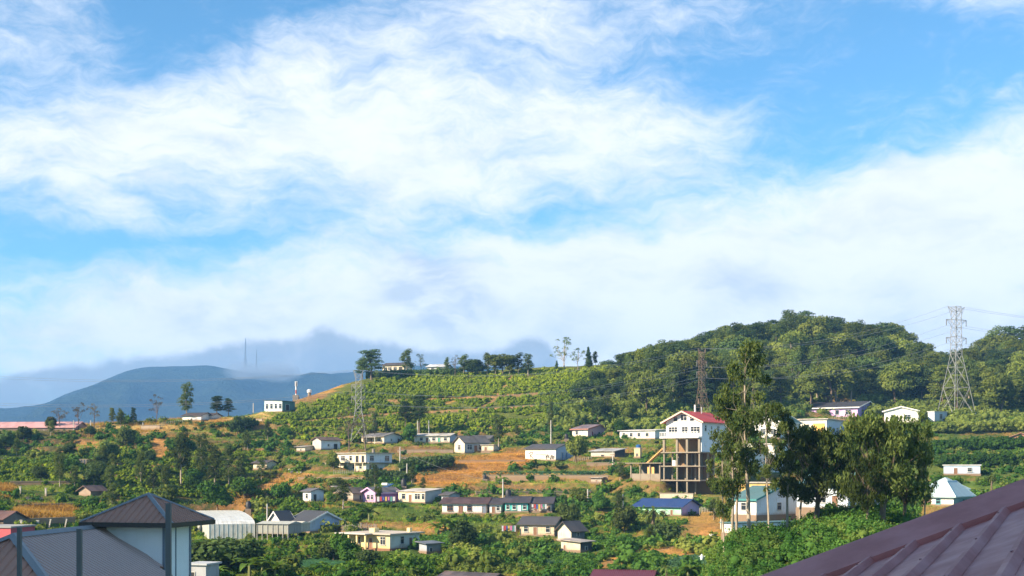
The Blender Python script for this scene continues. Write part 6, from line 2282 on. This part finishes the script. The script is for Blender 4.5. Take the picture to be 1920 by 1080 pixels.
# ------------------------------------------------------------------ uncountable cover
def scatter(name, pts, protos, mat, label, cat, seed=1):
    """join many copies of a few small plants into one object; pts = (x, y, z, scale, height factor)"""
    gg = np.random.default_rng(seed)
    V, Q, Tn, off = [], [], [], 0
    TT = []
    pts = np.asarray(pts, float)
    which = gg.integers(0, len(protos), len(pts))
    for k, (pv, pq, pt, ptint) in enumerate(protos):
        P_ = pts[which == k]
        if not len(P_):
            continue
        a = gg.uniform(0, 6.283, len(P_))
        ca, sa = np.cos(a), np.sin(a)
        x = pv[None, :, 0] * ca[:, None] - pv[None, :, 1] * sa[:, None]
        y = pv[None, :, 0] * sa[:, None] + pv[None, :, 1] * ca[:, None]
        zz = np.broadcast_to(pv[None, :, 2], x.shape) * P_[:, 4:5]
        v = np.stack([x, y, zz], -1) * P_[:, 3][:, None, None] + P_[:, None, :3]
        n = len(pv)
        base = off + np.arange(len(P_)) * n
        V.append(v.reshape(-1, 3))
        if len(pq):
            Q.append((pq[None] + base[:, None, None]).reshape(-1, 4))
        if len(pt):
            TT.append((pt[None] + base[:, None, None]).reshape(-1, 3))
        sh = gg.normal(size=len(P_)) * .22
        if P_.shape[1] > 5:
            sh = sh + P_[:, 5]
        Tn.append(np.clip(ptint[None] + sh[:, None], 0, 1).ravel())
        off += n * len(P_)
    me = np_mesh(name, np.concatenate(V), quads=np.concatenate(Q) if Q else None, tris=np.concatenate(TT) if TT else None, mat=mat, tint=np.concatenate(Tn))
    o = link(name, me)
    tag(o, label, cat, kind='stuff')
    return o


def shrub_proto(seed, n, L, Wd, rad=1.0, hgt=1.0, nl=4, core=.75):
    gg = np.random.default_rng(seed)
    lobes = [(0, 0, .45 * hgt, .75 * rad, .75 * rad, .55 * hgt)]
    for k in range(nl):
        a = k * 2.4 + gg.random()
        s = .35 + gg.random() * .3
        lobes.append((.5 * rad * math.cos(a), .5 * rad * math.sin(a), (.25 + gg.random() * .6) * hgt, s * rad, s * rad, s * hgt))
    v, q, t = leaf_cloud(lobes, n, L, Wd, gg)
    cv_, cf = cores(lobes[:1] + lobes[1:3], core, 1, gg)
    return np.concatenate([v, cv_]), q, cf + len(v), np.concatenate([t, np.full(len(cv_), .25)])


def tuft_proto(seed, n=7, hgt=.8, sp=.35):
    gg = np.random.default_rng(seed)
    v, t = [], []
    for k in range(n):
        a = gg.random() * 6.28
        x, y = gg.normal() * sp, gg.normal() * sp
        w = .07
        h = hgt * (.6 + .6 * gg.random())
        ex, ey = gg.normal() * .25, gg.normal() * .25
        v += [(x - w * math.cos(a), y - w * math.sin(a), -.1), (x + w * math.cos(a), y + w * math.sin(a), -.1), (x + ex, y + ey, h)]
        t += [gg.random()] * 3
    return np.array(v), np.zeros((0, 4), int), np.arange(3 * n).reshape(-1, 3), np.array(t)


def in_fields(px, py):
    m = np.zeros(px.shape, bool)
    def e(cx, cy_, rx, ry, rot=0):
        nonlocal m
        a = R(rot)
        dx, dy = px - cx, py - cy_
        m |= ((dx * math.cos(a) + dy * math.sin(a)) / rx) ** 2 + ((-dx * math.sin(a) + dy * math.cos(a)) / ry) ** 2 < 1
    e(880, 880, 112, 30, -14); e(960, 860, 38, 18); e(815, 898, 55, 10); e(1000, 893, 140, 6); e(980, 917, 120, 6); e(980, 932, 120, 5)
    e(90, 962, 60, 14); e(5, 922, 18, 14); e(600, 1060, 80, 12); e(1290, 1058, 40, 14); e(1250, 1035, 40, 7); e(1160, 1050, 55, 8, -16); e(1325, 985, 40, 24)
    e(240, 802, 120, 6); e(300, 842, 20, 14, 60); e(612, 727, 34, 6, -22); e(430, 790, 70, 5); e(520, 915, 34, 12); e(440, 945, 45, 10, -20); e(1560, 790, 80, 5)
    e(1150, 925, 20, 4)
    for pl in PATHS:
        m |= path_dist(px, py, pl) < 2.4
    return m


def sample(n, Ya, Yb, pa, pb, seed):
    gg = np.random.default_rng(seed)
    Y = np.sqrt(gg.uniform(Ya ** 2, Yb ** 2, n))
    px = gg.uniform(pa, pb, n)
    X = (px - 960) / F * Y
    z = height(X, Y)
    return X, Y, z, px, py_of(Y, z), gg


def clear_of_houses(X, Y, px, py, top):
    ok = np.ones(len(X), bool)
    rad = np.minimum(14, (py - top) * .6)
    for (cx, cy_, ax, ay, hx, hy, lev) in PADS:
        dx, dy = X - cx, Y - cy_
        ok &= ~((np.abs(dx * ax[0] + dy * ax[1]) < hx + .7) & (np.abs(dx * ay[0] + dy * ay[1]) < hy + .7))
    for a, b, c_, d_, e_ in BOXES:
        ok &= ~((px > a - 2 - rad) & (px < b + 2 + rad) & (top < d_ - np.minimum(3.0, (d_ - c_) * .14)) & (py > c_) & (Y < e_ + 1))
    return ok


def tea_left(px, py):
    return (px > 195) & (px < 500) & (py > 846) & (py < 935) | (px > -40) & (px < 42) & (py > 868) & (py < 902) | (px > 46) & (px < 110) & (py > 872) & (py < 902)


def tea_mask(px, py, Y):
    up = np.interp(px, [500, 560, 620, 700, 760, 900, 1140, 1170], [790, 765, 748, 716, 705, 700, 688, 690])
    lo = np.interp(px, [500, 560, 640, 760, 860, 950, 1040, 1170], [812, 828, 838, 822, 818, 812, 800, 770])
    return (py > up) & (py < lo) & (px > 500) & (px < 1160)


# tea
X, Y, z, px, py, gg = sample(95000, 240, 432, -40, 1170, 5)
ok = (tea_mask(px, py, Y) | tea_left(px, py)) & ~in_fields(px, py)
path = np.abs(py - np.interp(px, [700, 800, 900, 1000], [752, 750, 747, 742])) < 2.2
path |= np.abs(py - np.interp(px, [540, 700, 900, 1000], [790, 782, 778, 774])) < 1.2
ok &= ~(path & (gg.random(len(X)) < .85))
gap = fbm(X / 4.5, Y / 4.5 + 60, 3)
row = np.sin((z * 1.0 + (fbm(X / 18, Y / 18, 2)) * 4) * 2 * math.pi / 1.25)
ok &= (row > -.55) & (gap > .33)
ok &= clear_of_houses(X, Y, px, py, py - 1.2 * F / Y)
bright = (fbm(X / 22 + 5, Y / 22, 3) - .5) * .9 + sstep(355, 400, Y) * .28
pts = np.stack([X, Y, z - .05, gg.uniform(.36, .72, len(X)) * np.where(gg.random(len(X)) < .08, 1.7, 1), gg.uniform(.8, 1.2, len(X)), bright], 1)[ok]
print('tea', len(pts))
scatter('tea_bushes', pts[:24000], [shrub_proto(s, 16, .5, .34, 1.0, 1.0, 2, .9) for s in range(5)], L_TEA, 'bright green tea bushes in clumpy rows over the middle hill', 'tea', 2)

# undergrowth over the slope
X, Y, z, px, py, gg = sample(30000, 150, 350, -60, 1990, 6)
size = gg.uniform(.35, .85, len(X)) * np.where(gg.random(len(X)) < .16, 1.9, 1.0)
dn = fbm(X / 11, Y / 11, 4)
ok = ~in_fields(px, py) & ~(tea_mask(px, py, Y)) & (dn > np.where(py > 915, .36, .45)) & ~(tea_left(px, py) & (gg.random(len(X)) < .8))
ok &= clear_of_houses(X, Y, px, py, py - size * 1.4 * F / Y)
z0_, _ = smooth_height(X, Y)
w_, lv_, fr_, q_ = terrace(X, Y, z0_)
ok &= (w_ < .4) | (fr_ > .55) | (dn > .52) | (gg.random(len(X)) < np.where(py > 915, .5, .15))
dry_l = (px < 480) & (py < 850) & (py > 790)
ok &= ~(dry_l & (gg.random(len(X)) < .25))
strips = (px > 885) & (px < 1150) & (py > 880) & (py < 938) | (px > 15) & (px < 142) & (py > 898) & (py < 985) | (px > 600) & (px < 760) & (py > 884) & (py < 905)
ok &= ~(strips & (gg.random(len(X)) < .8))
sh = (fbm(X / 30 + 3, Y / 30 + 8, 3) - .5) * 1.2
pts = np.stack([X, Y, z - .1, size, gg.uniform(.7, 1.2, len(X)), sh], 1)[ok]
half = gg.random(len(pts)) < .45
lush = fbm(pts[:, 0] / 16 + 50, pts[:, 1] / 16, 3)
print('undergrowth', len(pts))
A_ = lush < .50
B_ = (lush >= .50) & (lush < .58)
C_ = lush >= .58
L_GREEN = leaf_mat('leaf_green', (0.045, 0.110, 0.018), (0.190, 0.290, 0.045), 0.35)
SP = [shrub_proto(40 + s, 60, .46, .28, 1.1, 1.1, 4) for s in range(6)]
scatter('undergrowth', pts[A_][:5200], SP, L_BUSH, 'deep green undergrowth of shrubs covering the banks between houses', 'undergrowth', 3)
scatter('undergrowth', pts[B_][:4200], SP, L_OLIVE, 'olive undergrowth of shrubs covering the banks between houses', 'undergrowth', 4)
scatter('undergrowth', pts[C_][:4200], SP, L_GREEN, 'bright green undergrowth of shrubs covering the banks between houses', 'undergrowth', 5)

# forest floor cover so that no bare slope shows between the trees
X, Y, z, px, py, gg = sample(9000, 315, 520, 985, 1990, 16)
ok = (py < forest_edge(px) + 22) & (px > left_edge(py) - 6)
ok &= clear_of_houses(X, Y, px, py, py - 3 * F / Y)
pts = np.stack([X, Y, z - .1, gg.uniform(1.2, 2.6, len(X)), gg.uniform(.7, 1.2, len(X))], 1)[ok][:4200]
print('forest floor', len(pts))
scatter('undergrowth', pts, [shrub_proto(60 + s, 56, .34, .22, 1.0, 1.0, 4) for s in range(4)], L_OLIVE, 'shrubby undergrowth beneath the forest of the right-hand hill', 'undergrowth', 7)

# bushes of the near knoll
X, Y, z, px, py, gg = sample(5200, 66, 130, 1270, 2050, 8)
ok = (z > 3.0)
pts = np.stack([X, Y, z - .15, gg.uniform(.5, 1.15, len(X)), gg.uniform(.7, 1.15, len(X)), (fbm(X / 5, Y / 5, 3) - .5) * 1.4], 1)[ok]
L_OLIVE2 = leaf_mat('leaf_olive_knoll', (0.030, 0.070, 0.016), (0.150, 0.200, 0.045), .3)
pk = gg.random(len(pts))
KP = [shrub_proto(80 + s, 170, .20, .13, 1.0, 1.0, 5) for s in range(5)]
scatter('shrubbery', pts[pk < .68][:2600], KP, L_KNOLL, 'thick deep green shrubbery covering the near knoll', 'shrubbery', 9)
scatter('shrubbery', pts[pk >= .68][:1200], KP, L_OLIVE2, 'yellowish olive shrubs mixed through the thicket of the near knoll', 'shrubbery', 19)

# dry and green grass
X, Y, z, px, py, gg = sample(60000, 150, 372, -60, 1700, 10)
E = sample(40000, 205, 262, -40, 160, 77)
E2 = sample(16000, 225, 310, 770, 1000, 78)
X, Y, z, px, py = (np.concatenate([a_, b_, c2]) for a_, b_, c2 in zip((X, Y, z, px, py), E[:5], E2[:5]))
ok = clear_of_houses(X, Y, px, py, py - .8 * F / Y)
yel = ((px - 90) / 62) ** 2 + ((py - 962) / 15) ** 2 < 1
yel |= (px < 25) & (np.abs(py - 922) < 14)
dry = (px > 100) & (px < 500) & (py > 786) & (py < 822) & (fbm(X / 8, Y / 8, 3) > .42)
dry |= (px > 380) & (px < 640) & (py > 880) & (py < 955) & (fbm(X / 8 + 4, Y / 8, 3) > .5)
k3 = ok & in_fields(px, py) & (px > 780) & (px < 1000) & (py > 838) & (py < 912)
extra = np.arange(len(X)) >= 60000
k1 = ok & (yel | (dry & (gg.random(len(X)) < .7)))
pts = np.stack([X, Y, z, gg.uniform(.5, 1.1, len(X)), gg.uniform(.8, 1.2, len(X))], 1)
print('dry', k1.sum())
L_STUB = leaf_mat('leaf_stubble', (0.30, 0.135, 0.035), (0.56, 0.30, 0.085), .25)
scatter('crop_stubble', np.concatenate([pts[k3]] * 1)[:6000] * np.array([1, 1, 1, .7, .6]), [tuft_proto(60 + s, 9, .7) for s in range(4)], L_STUB, 'orange brown stubble on the terraced field right of the two-storey house', 'stubble', 21)
scatter('dry_grass', pts[k1][:9000], [tuft_proto(s, 8) for s in range(4)], L_DRY, 'golden dry grass on the left ridge and terraces', 'grass', 11)
k2 = ok & ~k1 & ~extra & ~in_fields(px, py) & (gg.random(len(X)) < .5) & ~tea_mask(px, py, Y)
scatter('grass', pts[k2][:16000], [tuft_proto(20 + s, 8, .6) for s in range(4)], L_BRIGHT, 'rough green grass between the shrubs on the slope', 'grass', 12)

# crop rows on the terraces and fields
X, Y, z, px, py, gg = sample(90000, 150, 300, 740, 1340, 13)
crop = (px > 905) & (px < 1140) & (np.abs(py - 889) < 3.2)
crop |= (px > 890) & (px < 1110) & (np.abs(py - 921) < 3.0)
crop |= ((px - 1290) / 42) ** 2 + ((py - 1058) / 15) ** 2 < 1
crop |= ((px - 1040) / 78) ** 2 + ((py - 1050) / 13) ** 2 < 1
crop |= ((px - 790) / 34) ** 2 + ((py - 887) / 5) ** 2 < 1
crop &= np.abs(((X * .9 + Y * .4) / .9) % 1 - .5) < .32
pts = np.stack([X, Y, z - .03, gg.uniform(.22, .36, len(X)), gg.uniform(.8, 1.2, len(X))], 1)[crop]
print('crop', len(pts))
scatter('crop_plants', pts[:7000], [shrub_proto(120 + s, 14, .7, .5, 1.0, 1.0, 0, .7) for s in range(3)], L_CROP, 'rows of bluish green vegetables on the terraces and fields', 'crops', 14)

# hedges along the right-hand terraces
for i, (x0, x1, p0, p1, hp, lab) in enumerate(((1752, 1990, 847, 838, 24, 'lower thick clipped hedge bank on the right-hand terraces'), (1758, 1990, 876, 870, 26, 'bottom thick hedge bank above the pale blue shed'), (1752, 1990, 812, 806, 22, 'upper thick hedge bank on the right-hand terraces'),
        (690, 868, 708, 702, 12, 'dark hedge round the cream house on the crest'), (752, 846, 882, 876, 22, 'dark overgrown bank right of the two-storey house'), (690, 760, 900, 905, 16, 'dark bushy bank below the two-storey house'))):
    gg = np.random.default_rng(90 + i)
    n = 420
    px = gg.uniform(x0, x1, n)
    py = np.interp(px, [x0, x1], [p0, p1])
    P3 = []
    for a, b in zip(px, py):
        X_, Y_, z_ = hit(a, b, 330 if i == 3 else 190)
        P3.append((X_, Y_ + gg.normal() * .5, z_ - .2 + gg.random() * hp * .55 * Y_ / F, gg.uniform(.8, 1.3), 1.0, gg.normal() * .1 + .1))
    scatter('hedge', P3, [shrub_proto(140 + s, 60, .34, .2, 1.0, 1.0, 4) for s in range(4)], L_BUSH if i < 2 else (L_OLIVE if i == 2 else L_DARK), lab, 'hedge', 30 + i)

print('trees', tree_count, 'objects', len(bpy.data.objects))
